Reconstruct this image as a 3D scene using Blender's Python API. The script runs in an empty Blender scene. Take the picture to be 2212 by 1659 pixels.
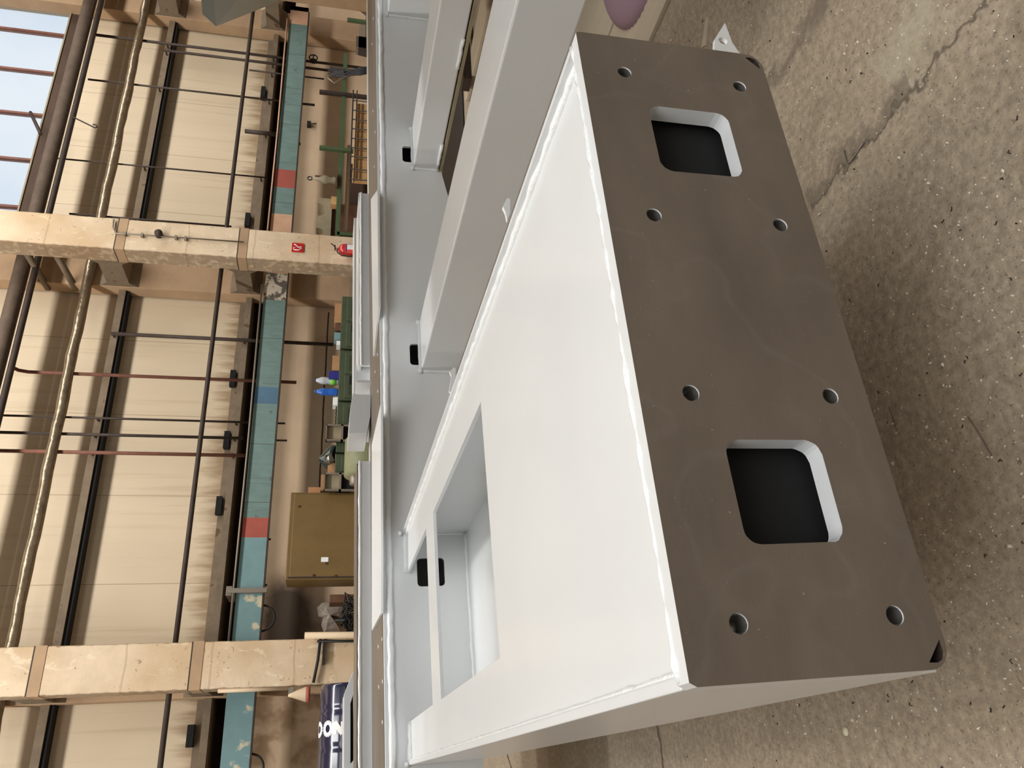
import bpy, math, random
from mathutils import Vector, Matrix, noise
from mathutils.geometry import tessellate_polygon
random.seed(7)
PI = math.pi
SC = bpy.context.scene
COL = SC.collection

# ------------------------------------------------------------------ camera
W, H, F = 2212, 1659, 1697.73
CH = 1.45                                    # height of the lens above the workshop floor
def rxyz(a, b, c):
    return Matrix.Rotation(c, 3, 'Z') @ Matrix.Rotation(a, 3, 'X') @ Matrix.Rotation(b, 3, 'Y')
BASE = Matrix(((1, 0, 0), (0, 0, 1), (0, -1, 0)))
RS = rxyz(0.2371917, 0.4717044, -0.0241173) @ BASE      # camera (phone held upright) from steel-frame axes
TILT = rxyz(-0.0126598, 0.0247736, -0.0142188)          # the steel frame lies about a degree off the hall's axes
RB = RS @ TILT                                          # camera from hall axes
cam_data = bpy.data.cameras.new('camera'); cam = bpy.data.objects.new('camera', cam_data); COL.objects.link(cam)
cam_data.sensor_fit = 'HORIZONTAL'; cam_data.sensor_width = 36.0; cam_data.lens = 36.0 * F / W
cam_data.clip_start = 0.02; cam_data.clip_end = 200
ROLL = Matrix(((0, 1, 0), (-1, 0, 0), (0, 0, 1)))        # the picture is stored lying on its side
m3 = RB.transposed() @ ROLL
ROLLV = ROLL
cam.matrix_world = Matrix.Translation((0, 0, CH)) @ m3.to_4x4()
SC.camera = cam

def ray(x, y, R):
    u = (H - y) - H / 2.0; v = -(x - W / 2.0)
    return R.transposed() @ Vector((u, v, -F))
def bY(x, y, Y):                              # hall point seen at a place of the photo, at depth Y
    r = ray(x, y, RB); r = r * (Y / r.y); return Vector((r.x, r.y, r.z + CH))
def bZ(x, y, z=0.0):
    r = ray(x, y, RB); r = r * ((z - CH) / r.z); return Vector((r.x, r.y, z))
def sY(x, y, Y):                              # same in the steel frame's own axes
    r = ray(x, y, RS); return r * (Y / r.y)
def sX(x, y, X):
    r = ray(x, y, RS); return r * (X / r.x)
def sZ(x, y, Z):
    r = ray(x, y, RS); return r * (Z / r.z)
def rect(xa, xb, ya, yb, Y):                  # photo box -> X range, Z range at depth Y
    xm, ym = (xa + xb) / 2, (ya + yb) / 2
    return bY(xm, yb, Y).x, bY(xm, ya, Y).x, bY(xb, ym, Y).z, bY(xa, ym, Y).z

# ------------------------------------------------------------------ render look, world, skylight
SC.view_settings.view_transform = 'Standard'; SC.view_settings.look = 'None'
SC.view_settings.gamma = 1.0; SC.view_settings.use_curve_mapping = False
SC.view_settings.exposure = 0.0
wd = bpy.data.worlds.new('world'); SC.world = wd; wd.use_nodes = True
nt = wd.node_tree; nt.nodes.clear(); N = nt.nodes.new; L = nt.links.new
out = N('ShaderNodeOutputWorld'); bg = N('ShaderNodeBackground'); L(bg.outputs[0], out.inputs[0])
tc = N('ShaderNodeTexCoord'); sep = N('ShaderNodeSeparateXYZ'); L(tc.outputs['Generated'], sep.inputs[0])
cl = N('ShaderNodeTexNoise'); cl.inputs['Scale'].default_value = 5.0; cl.inputs['Detail'].default_value = 6
L(tc.outputs['Generated'], cl.inputs['Vector'])
cr = N('ShaderNodeValToRGB'); L(cl.outputs['Fac'], cr.inputs[0])
cr.color_ramp.elements[0].position = .35; cr.color_ramp.elements[0].color = (.68, .77, .92, 1)
cr.color_ramp.elements[1].position = .65; cr.color_ramp.elements[1].color = (.86, .91, .97, 1)
fr = N('ShaderNodeMapRange'); L(sep.outputs['Y'], fr.inputs[0])          # open sky lies beyond the window wall
fr.inputs[1].default_value = .45; fr.inputs[2].default_value = .62
mx = N('ShaderNodeMix'); mx.data_type = 'RGBA'; L(fr.outputs[0], mx.inputs[0])
up = N('ShaderNodeMapRange'); L(sep.outputs['Z'], up.inputs[0]); up.inputs[1].default_value = -.3; up.inputs[2].default_value = .9
hall = N('ShaderNodeMix'); hall.data_type = 'RGBA'; L(up.outputs[0], hall.inputs[0])
hall.inputs[6].default_value = (.045, .043, .041, 1); hall.inputs[7].default_value = (.19, .191, .196, 1)
L(hall.outputs[2], mx.inputs[6]); L(cr.outputs[0], mx.inputs[7]); L(mx.outputs[2], bg.inputs[0])
bg.inputs[1].default_value = 1.0

sl = bpy.data.lights.new('skylight', 'AREA'); sl.shape = 'RECTANGLE'; sl.size = 40; sl.size_y = 1.1      # shed-roof glazing turned to the wall
sl.energy = 3350; sl.color = (1.0, .98, .95)
slo = bpy.data.objects.new('skylight', sl); COL.objects.link(slo); slo.location = (5, 5.2, 10.2)
d = Vector((5, 11.5, 7.0)) - slo.location
slo.rotation_euler = (math.atan2(d.y, -d.z), 0, 0)

dl = bpy.data.lights.new('front_fill', 'AREA'); dl.shape = 'RECTANGLE'; dl.size = 9; dl.size_y = 4   # added fill from behind the viewer for the frame's front
dl.energy = 225; dl.color = (1.0, .995, .98); dl.spread = math.radians(110)
dlo = bpy.data.objects.new('front_fill', dl); COL.objects.link(dlo); dlo.location = (.5, -3.2, 6.5)
dlo.rotation_euler = Vector((.2, .42, -.9)).to_track_quat('-Z', 'Y').to_euler()
rl_ = bpy.data.lights.new('box_top_fill', 'AREA'); rl_.shape = 'RECTANGLE'; rl_.size = .8; rl_.size_y = 4   # added lamp that brightens the box top
rl_.energy = 135; rl_.color = (1.0, .985, .96)
rlo = bpy.data.objects.new('box_top_fill', rl_); COL.objects.link(rlo); rlo.location = (.55, 4.1, 7.0)

# ------------------------------------------------------------------ helpers
def lin(c):
    return tuple(((v / 255) / 12.92 if v / 255 <= .04045 else ((v / 255 + .055) / 1.055) ** 2.4) for v in c)
def link(o, parent=None):
    COL.objects.link(o)
    if parent: o.parent = parent
    return o
def tag(o, label=None, cat=None, group=None, kind=None):
    if label: o['label'] = label
    if cat: o['category'] = cat
    if group: o['group'] = group
    if kind: o['kind'] = kind
    return o
def thing(name, label, cat, loc=(0, 0, 0), group=None):
    o = bpy.data.objects.new(name, None); link(o); o.location = loc
    o.empty_display_size = .1
    return tag(o, label, cat, group)

class MB:
    """collects shapes, links them as one mesh object"""
    def __init__(s): s.v = []; s.f = []; s.m = []; s.sm = []
    def add(s, vs, fs, mi=0, smooth=False):
        b = len(s.v); s.v += [tuple(v) for v in vs]
        for f in fs: s.f.append(tuple(b + i for i in f)); s.m.append(mi); s.sm.append(smooth)
        return s
    def box(s, x0, x1, y0, y1, z0, z1, mi=0):
        vs = [(x, y, z) for z in (z0, z1) for y in (y0, y1) for x in (x0, x1)]
        return s.add(vs, [(0, 2, 3, 1), (4, 5, 7, 6), (0, 1, 5, 4), (2, 6, 7, 3), (0, 4, 6, 2), (1, 3, 7, 5)], mi)
    def hexa(s, p, mi=0):      # 4 front corners then 4 back corners, same order
        return s.add(p, [(0, 1, 2, 3), (7, 6, 5, 4), (0, 4, 5, 1), (1, 5, 6, 2), (2, 6, 7, 3), (3, 7, 4, 0)], mi)
    def prism(s, poly, axis, a, b, mi=0, side=None):
        """poly in the two other axes, extruded along axis from a to b"""
        def P(p, t):
            return {0: (t, p[0], p[1]), 1: (p[0], t, p[1]), 2: (p[0], p[1], t)}[axis]
        return s.plate(poly, [], axis, a, b, mi, mi if side is None else side)
    def plate(s, outer, holes, axis, a, b, mi=0, side=0, back=None, dark=()):
        def P(p, t):
            return {0: (t, p[0], p[1]), 1: (p[0], t, p[1]), 2: (p[0], p[1], t)}[axis]
        loops = [outer] + holes
        tri = tessellate_polygon([[Vector((p[0], p[1], 0)) for p in l] for l in loops])
        flat = [p for l in loops for p in l]; n = len(flat)
        va = [P(p, a) for p in flat]; vb = [P(p, b) for p in flat]
        s.add(va, tri, mi); s.add(vb, [t[::-1] for t in tri], side if back is None else back)
        for li, l in enumerate(loops):
            if li: side_ = dark[1] if dark and li in dark[0] else side
            else: side_ = side
            k = len(l); vv = [P(p, a) for p in l] + [P(p, b) for p in l]
            s.add(vv, [(i, (i + 1) % k, k + (i + 1) % k, k + i) for i in range(k)], side_)
        return s
    def tube(s, pts, r, n=8, mi=0, cap=True, jit=0):
        pts = [Vector(p) for p in pts]; rs = r if isinstance(r, (list, tuple)) else [r] * len(pts)
        rings = []; prev = None
        for i, p in enumerate(pts):
            t = (pts[min(i + 1, len(pts) - 1)] - pts[max(i - 1, 0)])
            if t.length < 1e-9: t = Vector((0, 0, 1))
            t.normalize()
            if prev is None:
                a = t.orthogonal().normalized()
            else:
                a = (prev - t * prev.dot(t));
                a = a.normalized() if a.length > 1e-6 else t.orthogonal().normalized()
            prev = a; b = t.cross(a)
            rr = rs[i] * (1 + (random.random() - .5) * jit)
            rings.append([p + (a * math.cos(2 * PI * k / n) + b * math.sin(2 * PI * k / n)) * rr for k in range(n)])
        vs = [v for rg in rings for v in rg]
        fs = [(i * n + k, i * n + (k + 1) % n, (i + 1) * n + (k + 1) % n, (i + 1) * n + k) for i in range(len(pts) - 1) for k in range(n)]
        s.add(vs, fs, mi, True)
        if cap:
            s.add(rings[0], [tuple(range(n))[::-1]], mi); s.add(rings[-1], [tuple(range(n))], mi)
        return s
    def lathe(s, prof, c, n=20, mi=0, axis=2):
        """prof = [(radius, height)...] turned about an axis through c"""
        vs = []
        for r, h in prof:
            for k in range(n):
                a = 2 * PI * k / n
                q = (r * math.cos(a), r * math.sin(a), h)
                q = {2: q, 0: (q[2], q[0], q[1]), 1: (q[0], q[2], q[1])}[axis]
                vs.append((c[0] + q[0], c[1] + q[1], c[2] + q[2]))
        fs = [(i * n + k, i * n + (k + 1) % n, (i + 1) * n + (k + 1) % n, (i + 1) * n + k) for i in range(len(prof) - 1) for k in range(n)]
        s.add(vs, fs, mi, True)
        s.add(vs[:n], [tuple(range(n))[::-1]], mi); s.add(vs[-n:], [tuple(range(n))], mi)
        return s
    def bead(s, p0, p1, r, mi=0, step=.03):
        p0, p1 = Vector(p0), Vector(p1); n = max(3, int((p1 - p0).length / step)); n = min(n, 220)
        pts = []; rs = []
        for i in range(n + 1):
            q = p0.lerp(p1, i / n)
            q = q + Vector((random.uniform(-1, 1), random.uniform(-1, 1), random.uniform(-1, 1))) * r * .16
            pts.append(q); rs.append(r * random.uniform(.85, 1.18))
        return s.tube(pts, rs, 7, mi)
    def build(s, name, mats, parent=None, bevel=0):
        me = bpy.data.meshes.new(name); me.from_pydata(s.v, [], s.f)
        if not isinstance(mats, (list, tuple)): mats = [mats]
        for m in mats: me.materials.append(m)
        me.polygons.foreach_set('material_index', s.m); me.polygons.foreach_set('use_smooth', s.sm)
        import bmesh
        bm = bmesh.new(); bm.from_mesh(me); bmesh.ops.remove_doubles(bm, verts=bm.verts, dist=1e-6)
        bmesh.ops.recalc_face_normals(bm, faces=bm.faces); bm.to_mesh(me); bm.free()
        o = bpy.data.objects.new(name, me); link(o, parent)
        if bevel:
            b = o.modifiers.new('bevel', 'BEVEL'); b.width = bevel; b.segments = 2; b.limit_method = 'ANGLE'; b.angle_limit = math.radians(40)
        return o
def struct(name, mb, mat, parent=None, bevel=0):
    o = mb.build(name, mat, parent, bevel)
    if not parent: o['kind'] = 'structure'
    return o
def rrect(x0, x1, z0, z1, r, n=5):
    pts = []
    for cx, cz, a0 in ((x1 - r, z1 - r, 0), (x0 + r, z1 - r, 90), (x0 + r, z0 + r, 180), (x1 - r, z0 + r, 270)):
        for k in range(n + 1):
            a = math.radians(a0 + 90 * k / n); pts.append((cx + r * math.cos(a), cz + r * math.sin(a)))
    return pts
def circ(cx, cz, r, n=20): return [(cx + r * math.cos(2 * PI * k / n), cz + r * math.sin(2 * PI * k / n)) for k in range(n)]
def arc(c, r, a0, a1, n, plane='xz'):
    o = []
    for k in range(n + 1):
        a = math.radians(a0 + (a1 - a0) * k / n); p, q = r * math.cos(a), r * math.sin(a)
        o.append(Vector((c[0] + p, c[1], c[2] + q)) if plane == 'xz' else Vector((c[0], c[1] + p, c[2] + q)))
    return o

# ------------------------------------------------------------------ materials
def mat(name, col, rough=.6, metal=0.0, var=.0, vscale=4.0, stretch=(1, 1, 1), bump=.0, bscale=30.0, col2=None, thr=None,
        spec=.5, coat=0.0, detail=5, specks=None):
    m = bpy.data.materials.new(name); m.use_nodes = True; nt = m.node_tree; b = nt.nodes['Principled BSDF']
    b.inputs['Roughness'].default_value = rough; b.inputs['Metallic'].default_value = metal
    b.inputs['Specular IOR Level'].default_value = spec
    if coat: b.inputs['Coat Weight'].default_value = coat; b.inputs['Coat Roughness'].default_value = .12
    c = lin(col) + (1,)
    N = nt.nodes.new; L = nt.links.new
    tc = N('ShaderNodeTexCoord'); mp = N('ShaderNodeMapping'); L(tc.outputs['Object'], mp.inputs[0]); mp.inputs['Scale'].default_value = stretch
    src = None
    if var or col2:
        no = N('ShaderNodeTexNoise'); L(mp.outputs[0], no.inputs['Vector']); no.inputs['Scale'].default_value = vscale; no.inputs['Detail'].default_value = detail
        no.inputs['Roughness'].default_value = .62
        mr = N('ShaderNodeMapRange'); L(no.outputs['Fac'], mr.inputs[0])
        lo, hi = thr if thr else (.3, .7)
        mr.inputs[1].default_value = lo; mr.inputs[2].default_value = hi
        mx = N('ShaderNodeMix'); mx.data_type = 'RGBA'; L(mr.outputs[0], mx.inputs[0])
        if col2: mx.inputs[6].default_value = c; mx.inputs[7].default_value = lin(col2) + (1,)
        else:
            mx.inputs[6].default_value = tuple(v * (1 - var) for v in c[:3]) + (1,)
            mx.inputs[7].default_value = tuple(min(1, v * (1 + var)) for v in c[:3]) + (1,)
        src = mx.outputs[2]
        if specks:
            n2 = N('ShaderNodeTexNoise'); L(tc.outputs['Object'], n2.inputs['Vector']); n2.inputs['Scale'].default_value = specks[0]; n2.inputs['Detail'].default_value = 3
            m2 = N('ShaderNodeMapRange'); L(n2.outputs['Fac'], m2.inputs[0]); m2.inputs[1].default_value = specks[1]; m2.inputs[2].default_value = specks[1] + .05
            x2 = N('ShaderNodeMix'); x2.data_type = 'RGBA'; L(m2.outputs[0], x2.inputs[0]); L(src, x2.inputs[6]); x2.inputs[7].default_value = lin(specks[2]) + (1,)
            src = x2.outputs[2]
        L(src, b.inputs['Base Color'])
    else: b.inputs['Base Color'].default_value = c
    if bump:
        nb = N('ShaderNodeTexNoise'); L(mp.outputs[0], nb.inputs['Vector']); nb.inputs['Scale'].default_value = bscale; nb.inputs['Detail'].default_value = 4
        bp = N('ShaderNodeBump'); bp.inputs['Strength'].default_value = bump; bp.inputs['Distance'].default_value = .01
        L(nb.outputs['Fac'], bp.inputs['Height']); L(bp.outputs[0], b.inputs['Normal'])
    return m
def layer(m, fn):
    """insert a colour layer: fn(nodes_new, link, colour_socket) -> colour_socket"""
    nt = m.node_tree; b = nt.nodes['Principled BSDF']; inp = b.inputs['Base Color']
    if inp.is_linked: s = inp.links[0].from_socket
    else:
        r = nt.nodes.new('ShaderNodeRGB'); r.outputs[0].default_value = inp.default_value; s = r.outputs[0]
    s2 = fn(nt.nodes.new, nt.links.new, s); nt.links.new(s2, inp)
def mixc(N, L, fac, a, col):
    mx = N('ShaderNodeMix'); mx.data_type = 'RGBA'; L(fac, mx.inputs[0]); L(a, mx.inputs[6]); mx.inputs[7].default_value = lin(col) + (1,); return mx.outputs[2]
def mth(N, L, op, a, b=None, clamp=False):
    n = N('ShaderNodeMath'); n.operation = op; n.use_clamp = clamp
    for i, x in enumerate((a, b)):
        if x is None: continue
        if isinstance(x, (int, float)): n.inputs[i].default_value = x
        else: L(x, n.inputs[i])
    return n.outputs[0]

M = {}
M['paint'] = mat('grey_white_enamel', (226, 228, 228), .33, var=.03, vscale=1.2, bump=.05, bscale=60, coat=.25)
M['bead'] = mat('painted_weld', (246, 248, 248), .3, bump=.35, bscale=120, coat=.3)  # light caught by the beads put into a whiter colour than the enamel
M['steel'] = mat('machined_steel', (119, 108, 97), .42, .3, var=.16, vscale=2.2, stretch=(1, 1, 2.5), bump=.06, bscale=90, detail=7)
def scratches(N, L, s):
    tc = N('ShaderNodeTexCoord'); mp = N('ShaderNodeMapping'); L(tc.outputs['Object'], mp.inputs[0])
    wv = N('ShaderNodeTexNoise'); wv.inputs['Scale'].default_value = 3.0; wv.inputs['Detail'].default_value = 2; L(mp.outputs[0], wv.inputs['Vector'])
    dd = mth(N, L, 'ABSOLUTE', mth(N, L, 'SUBTRACT', wv.outputs['Fac'], .5))
    f = mth(N, L, 'SUBTRACT', 1.0, mth(N, L, 'MULTIPLY', dd, 60.0), True)
    n2 = N('ShaderNodeTexNoise'); n2.inputs['Scale'].default_value = 9; L(mp.outputs[0], n2.inputs['Vector'])
    f = mth(N, L, 'MULTIPLY', mth(N, L, 'MULTIPLY', f, n2.outputs['Fac']), .35)
    s = mixc(N, L, mth(N, L, 'MULTIPLY', f, .35), s, (172, 166, 158))
    n3 = N('ShaderNodeTexNoise'); n3.inputs['Scale'].default_value = 160; n3.inputs['Detail'].default_value = 2; L(mp.outputs[0], n3.inputs['Vector'])
    g = mth(N, L, 'MULTIPLY', mth(N, L, 'GREATER_THAN', n3.outputs['Fac'], .73), .6)
    return mixc(N, L, g, s, (190, 184, 175))
layer(M['steel'], scratches)
M['thread'] = mat('tapped_thread', (170, 166, 160), .3, .8)
M['dark'] = mat('dark_opening', (12, 12, 13), .9)  # near-black for black parts and for shade painted into openings
M['darkmetal'] = mat('dark_iron', (62, 50, 42), .65, .2, var=.25, vscale=8)
M['rust'] = mat('rusty_primer', (120, 76, 60), .7, var=.2, vscale=10)
M['foil'] = mat('foil_lagging', (150, 134, 112), .33, .75, var=.25, vscale=9, bump=.9, bscale=14)
M['bigpipe'] = mat('dark_lagged_pipe', (92, 76, 62), .75, 0, var=.25, vscale=6, bump=.3, bscale=20)
M['conc'] = mat('column_concrete', (218, 196, 166), .85, var=.1, vscale=3.0, bump=.25, bscale=25, detail=8, specks=(14, .7, (120, 96, 74)))
M['rear'] = mat('rear_concrete', (176, 146, 114), .85, var=.12, vscale=2.2, bump=.2, bscale=20)  # concrete darkened for the shadow on rear branches and far column
M['ledge'] = mat('ledge_concrete', (122, 106, 86), .85, var=.2, vscale=5, bump=.3, bscale=20, specks=(5, .66, (96, 74, 56)))
M['panel'] = mat('cream_wall_panel', (208, 189, 160), .62, var=.05, vscale=1.3, stretch=(1.0, 1, .25), bump=.05)
def panel_lines(N, L, s):
    tc = N('ShaderNodeTexCoord'); sp = N('ShaderNodeSeparateXYZ'); L(tc.outputs['Object'], sp.inputs[0])
    mp = N('ShaderNodeMapping'); mp.inputs['Scale'].default_value = (14, 1, .5); L(tc.outputs['Object'], mp.inputs[0])
    no = N('ShaderNodeTexNoise'); no.inputs['Scale'].default_value = 1.0; no.inputs['Detail'].default_value = 3; L(mp.outputs[0], no.inputs['Vector'])
    mr = N('ShaderNodeMapRange'); L(no.outputs['Fac'], mr.inputs[0]); mr.inputs[1].default_value = .56; mr.inputs[2].default_value = .75
    s = mixc(N, L, mth(N, L, 'MULTIPLY', mr.outputs[0], .35), s, (168, 146, 112))
    seam = mth(N, L, 'LESS_THAN', mth(N, L, 'PINGPONG', sp.outputs['X'], .62), .006)
    s = mixc(N, L, mth(N, L, 'MULTIPLY', seam, .6), s, (140, 118, 88))
    # water stains creeping up from the bottom edge
    st = N('ShaderNodeTexNoise'); mp2 = N('ShaderNodeMapping'); mp2.inputs['Scale'].default_value = (9, 1, 1.2); L(tc.outputs['Object'], mp2.inputs[0]); L(mp2.outputs[0], st.inputs['Vector']); st.inputs['Scale'].default_value = 1.0; st.inputs['Detail'].default_value = 4
    hgt = mth(N, L, 'ADD', sp.outputs['Z'], mth(N, L, 'MULTIPLY', st.outputs['Fac'], -.9))
    ms = N('ShaderNodeMapRange'); L(hgt, ms.inputs[0]); ms.inputs[1].default_value = 2.88; ms.inputs[2].default_value = 2.6
    return mixc(N, L, mth(N, L, 'MULTIPLY', ms.outputs[0], .75), s, (134, 104, 68))
layer(M['panel'], panel_lines)
def column_wear(N, L, s):
    tc = N('ShaderNodeTexCoord'); sp = N('ShaderNodeSeparateXYZ'); L(tc.outputs['Object'], sp.inputs[0])
    oi = N('ShaderNodeObjectInfo'); va = N('ShaderNodeVectorMath'); va.operation = 'ADD'; L(tc.outputs['Object'], va.inputs[0]); L(oi.outputs['Location'], va.inputs[1])
    def nz(sc, det, dist=0, st=(1, 1, 1)):
        mp = N('ShaderNodeMapping'); mp.inputs['Scale'].default_value = st; L(va.outputs[0], mp.inputs[0])
        n = N('ShaderNodeTexNoise'); n.inputs['Scale'].default_value = sc; n.inputs['Detail'].default_value = det; n.inputs['Distortion'].default_value = dist; L(mp.outputs[0], n.inputs['Vector']); return n.outputs['Fac']
    def rng(v, a, b, k):
        m = N('ShaderNodeMapRange'); L(v, m.inputs[0]); m.inputs[1].default_value = a; m.inputs[2].default_value = b; return mth(N, L, 'MULTIPLY', m.outputs[0], k)
    s = mixc(N, L, rng(nz(.8, 3), .45, .62, .55), s, (186, 152, 108))
    s = mixc(N, L, rng(nz(7, 8, 1.5, (1, 1, .5)), .60, .66, .5), s, (232, 218, 190))
    s = mixc(N, L, rng(nz(9, 9, 2.0), .66, .70, .55), s, (120, 92, 66))
    ln = mth(N, L, 'LESS_THAN', mth(N, L, 'PINGPONG', mth(N, L, 'ADD', sp.outputs['Z'], mth(N, L, 'MULTIPLY', nz(3, 3), .06)), .47), .012)
    s = mixc(N, L, mth(N, L, 'MULTIPLY', ln, .3), s, (140, 108, 76))
    edge = mth(N, L, 'ADD', mth(N, L, 'ABSOLUTE', sp.outputs['X']), mth(N, L, 'MULTIPLY', nz(12, 5), .05))
    return mixc(N, L, rng(edge, .278, .290, .6), s, (120, 96, 72))
layer(M['conc'], column_wear)
M['lower'] = mat('plastered_lower_wall', (202, 176, 146), .85, var=.09, vscale=1.6, bump=.25, bscale=18, detail=8)
def lower_wear(N, L, s):
    tc = N('ShaderNodeTexCoord'); sp = N('ShaderNodeSeparateXYZ'); L(tc.outputs['Object'], sp.inputs[0])
    # a long crack along the wall, ragged
    n = N('ShaderNodeTexNoise'); n.inputs['Scale'].default_value = 2.5; n.inputs['Detail'].default_value = 5; L(tc.outputs['Object'], n.inputs['Vector'])
    zz = mth(N, L, 'ADD', sp.outputs['Z'], mth(N, L, 'MULTIPLY', mth(N, L, 'SUBTRACT', n.outputs['Fac'], .5), .05))
    cr = mth(N, L, 'LESS_THAN', mth(N, L, 'ABSOLUTE', mth(N, L, 'SUBTRACT', zz, 1.69)), .012)
    inb = mth(N, L, 'MULTIPLY', mth(N, L, 'GREATER_THAN', sp.outputs['X'], 2.5), mth(N, L, 'LESS_THAN', sp.outputs['X'], 6.9))
    s = mixc(N, L, mth(N, L, 'MULTIPLY', cr, inb), s, (70, 48, 32))
    # broken plaster left of the second column
    n2 = N('ShaderNodeTexNoise'); n2.inputs['Scale'].default_value = 3.0; n2.inputs['Detail'].default_value = 8; n2.inputs['Distortion'].default_value = .2; L(tc.outputs['Object'], n2.inputs['Vector'])
    f = N('ShaderNodeMapRange'); L(n2.outputs['Fac'], f.inputs[0]); f.inputs[1].default_value = .48; f.inputs[2].default_value = .62
    lf = mth(N, L, 'LESS_THAN', sp.outputs['X'], 1.3)
    s = mixc(N, L, mth(N, L, 'MULTIPLY', f.outputs[0], mth(N, L, 'MULTIPLY', lf, .7)), s, (134, 104, 70))
    # soot beside the second column
    X = mth(N, L, 'MULTIPLY', mth(N, L, 'SUBTRACT', sp.outputs['X'], 1.9), 1.0); Z = mth(N, L, 'MULTIPLY', mth(N, L, 'SUBTRACT', sp.outputs['Z'], 2.0), 1.3)
    rr = mth(N, L, 'SQRT', mth(N, L, 'ADD', mth(N, L, 'MULTIPLY', X, X), mth(N, L, 'MULTIPLY', Z, Z)))
    rr = mth(N, L, 'ADD', rr, mth(N, L, 'MULTIPLY', mth(N, L, 'SUBTRACT', n.outputs['Fac'], .5), .7))
    so = N('ShaderNodeMapRange'); L(rr, so.inputs[0]); so.inputs[1].default_value = .8; so.inputs[2].default_value = .35
    s = mixc(N, L, mth(N, L, 'MULTIPLY', so.outputs[0], .9), s, (44, 32, 24))
    return s
layer(M['lower'], lower_wear)
M['teal'] = mat('teal_paint', (108, 132, 126), .6, var=.12, vscale=5, stretch=(3, 1, 1), bump=.2, bscale=12, specks=(7, .69, (92, 104, 92)))
def girder_seams(N, L, s):
    tc = N('ShaderNodeTexCoord'); sp = N('ShaderNodeSeparateXYZ'); L(tc.outputs['Object'], sp.inputs[0])
    seam = mth(N, L, 'LESS_THAN', mth(N, L, 'PINGPONG', sp.outputs['X'], .43), .005)
    s = mixc(N, L, mth(N, L, 'MULTIPLY', seam, .7), s, (60, 62, 54))
    mp = N('ShaderNodeMapping'); mp.inputs['Scale'].default_value = (40, 1, 1.5); L(tc.outputs['Object'], mp.inputs[0])
    no = N('ShaderNodeTexNoise'); no.inputs['Scale'].default_value = 1.0; no.inputs['Detail'].default_value = 3; no.inputs['Distortion'].default_value = .6; L(mp.outputs[0], no.inputs['Vector'])
    mr = N('ShaderNodeMapRange'); L(no.outputs['Fac'], mr.inputs[0]); mr.inputs[1].default_value = .55; mr.inputs[2].default_value = .68
    n2 = N('ShaderNodeTexNoise'); n2.inputs['Scale'].default_value = .8; L(tc.outputs['Object'], n2.inputs['Vector'])
    g = mth(N, L, 'MULTIPLY', mr.outputs[0], mth(N, L, 'GREATER_THAN', n2.outputs['Fac'], .48))
    return mixc(N, L, mth(N, L, 'MULTIPLY', g, .45), s, (84, 96, 90))
layer(M['teal'], girder_seams)
M['tealblue'] = mat('blue_teal_paint', (114, 146, 148), .6, var=.1, vscale=4, specks=(4, .62, (206, 196, 166)))
M['redpaint'] = mat('faded_red_paint', (160, 80, 66), .6, var=.12, vscale=5)
M['bluepaint'] = mat('faded_blue_paint', (78, 110, 132), .6, var=.1, vscale=5)
M['peel'] = mat('peeling_paint', (92, 84, 74), .7, col2=(196, 184, 164), thr=(.49, .53), vscale=7)
M['bare'] = mat('bare_beige_concrete', (206, 164, 134), .8, var=.1, vscale=5)
M['green'] = mat('green_cabinet_enamel', (70, 80, 58), .5, var=.12, vscale=6)
M['greenp'] = mat('green_rail_paint', (76, 94, 62), .5, var=.12, vscale=8)
M['mustard'] = mat('mustard_cabinet_enamel', (116, 92, 52), .5, var=.12, vscale=3, specks=(9, .72, (104, 74, 36)))
M['card'] = mat('cardboard', (176, 132, 92), .85, var=.1, vscale=8)
M['pine'] = mat('orange_board', (200, 156, 104), .7, var=.14, vscale=5, stretch=(6, 1, 1))
M['plank'] = mat('plywood', (188, 174, 152), .75, var=.07, vscale=2.5, stretch=(6, 1, 1), detail=7, specks=(20, .74, (120, 104, 80)))
M['red'] = mat('red_enamel', (196, 36, 34), .3, coat=.5)
M['white'] = mat('white_print', (240, 240, 238), .5)
M['navy'] = mat('navy_wrap', (38, 38, 62), .16, coat=.8, bump=.1, bscale=5)
M['blueb'] = mat('blue_plastic', (40, 98, 186), .25, coat=.4)
M['bluebox'] = mat('blue_carton', (46, 44, 130), .5)
M['clear'] = mat('clear_plastic', (186, 190, 192), .2, coat=.5)
M['lime'] = mat('lime_label', (120, 196, 70), .5)
M['bag'] = mat('black_green_film', (32, 52, 46), .2, coat=.8, bump=.9, bscale=25)
M['silver'] = mat('silver_film', (150, 148, 140), .2, .8, bump=.9, bscale=40)
M['greyplastic'] = mat('grey_film', (140, 128, 116), .5, bump=.8, bscale=20, var=.2, vscale=12)
M['brown'] = mat('brown_wood', (98, 66, 44), .7, var=.2, vscale=6)
M['darkboard'] = mat('dark_brown_board', (72, 52, 38), .8, var=.15, vscale=3)
M['stick'] = mat('pale_pipe', (214, 190, 158), .6)
M['cable'] = mat('black_rubber', (26, 24, 22), .6)
M['galv'] = mat('galvanised', (150, 140, 126), .45, .5)
M['machine'] = mat('green_grey_machine', (132, 134, 100), .55, var=.2, vscale=4)
M['castiron'] = mat('grey_casting', (150, 138, 112), .7, var=.15, vscale=6)
M['mauve'] = mat('mauve_knit', (150, 124, 136), .9)
M['boxgrey'] = mat('grey_painted_housing', (196, 196, 186), .45)
M['floor'] = mat('workshop_floor', (144, 130, 112), .72, var=.13, vscale=1.1, bump=.35, bscale=70, detail=9)
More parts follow.
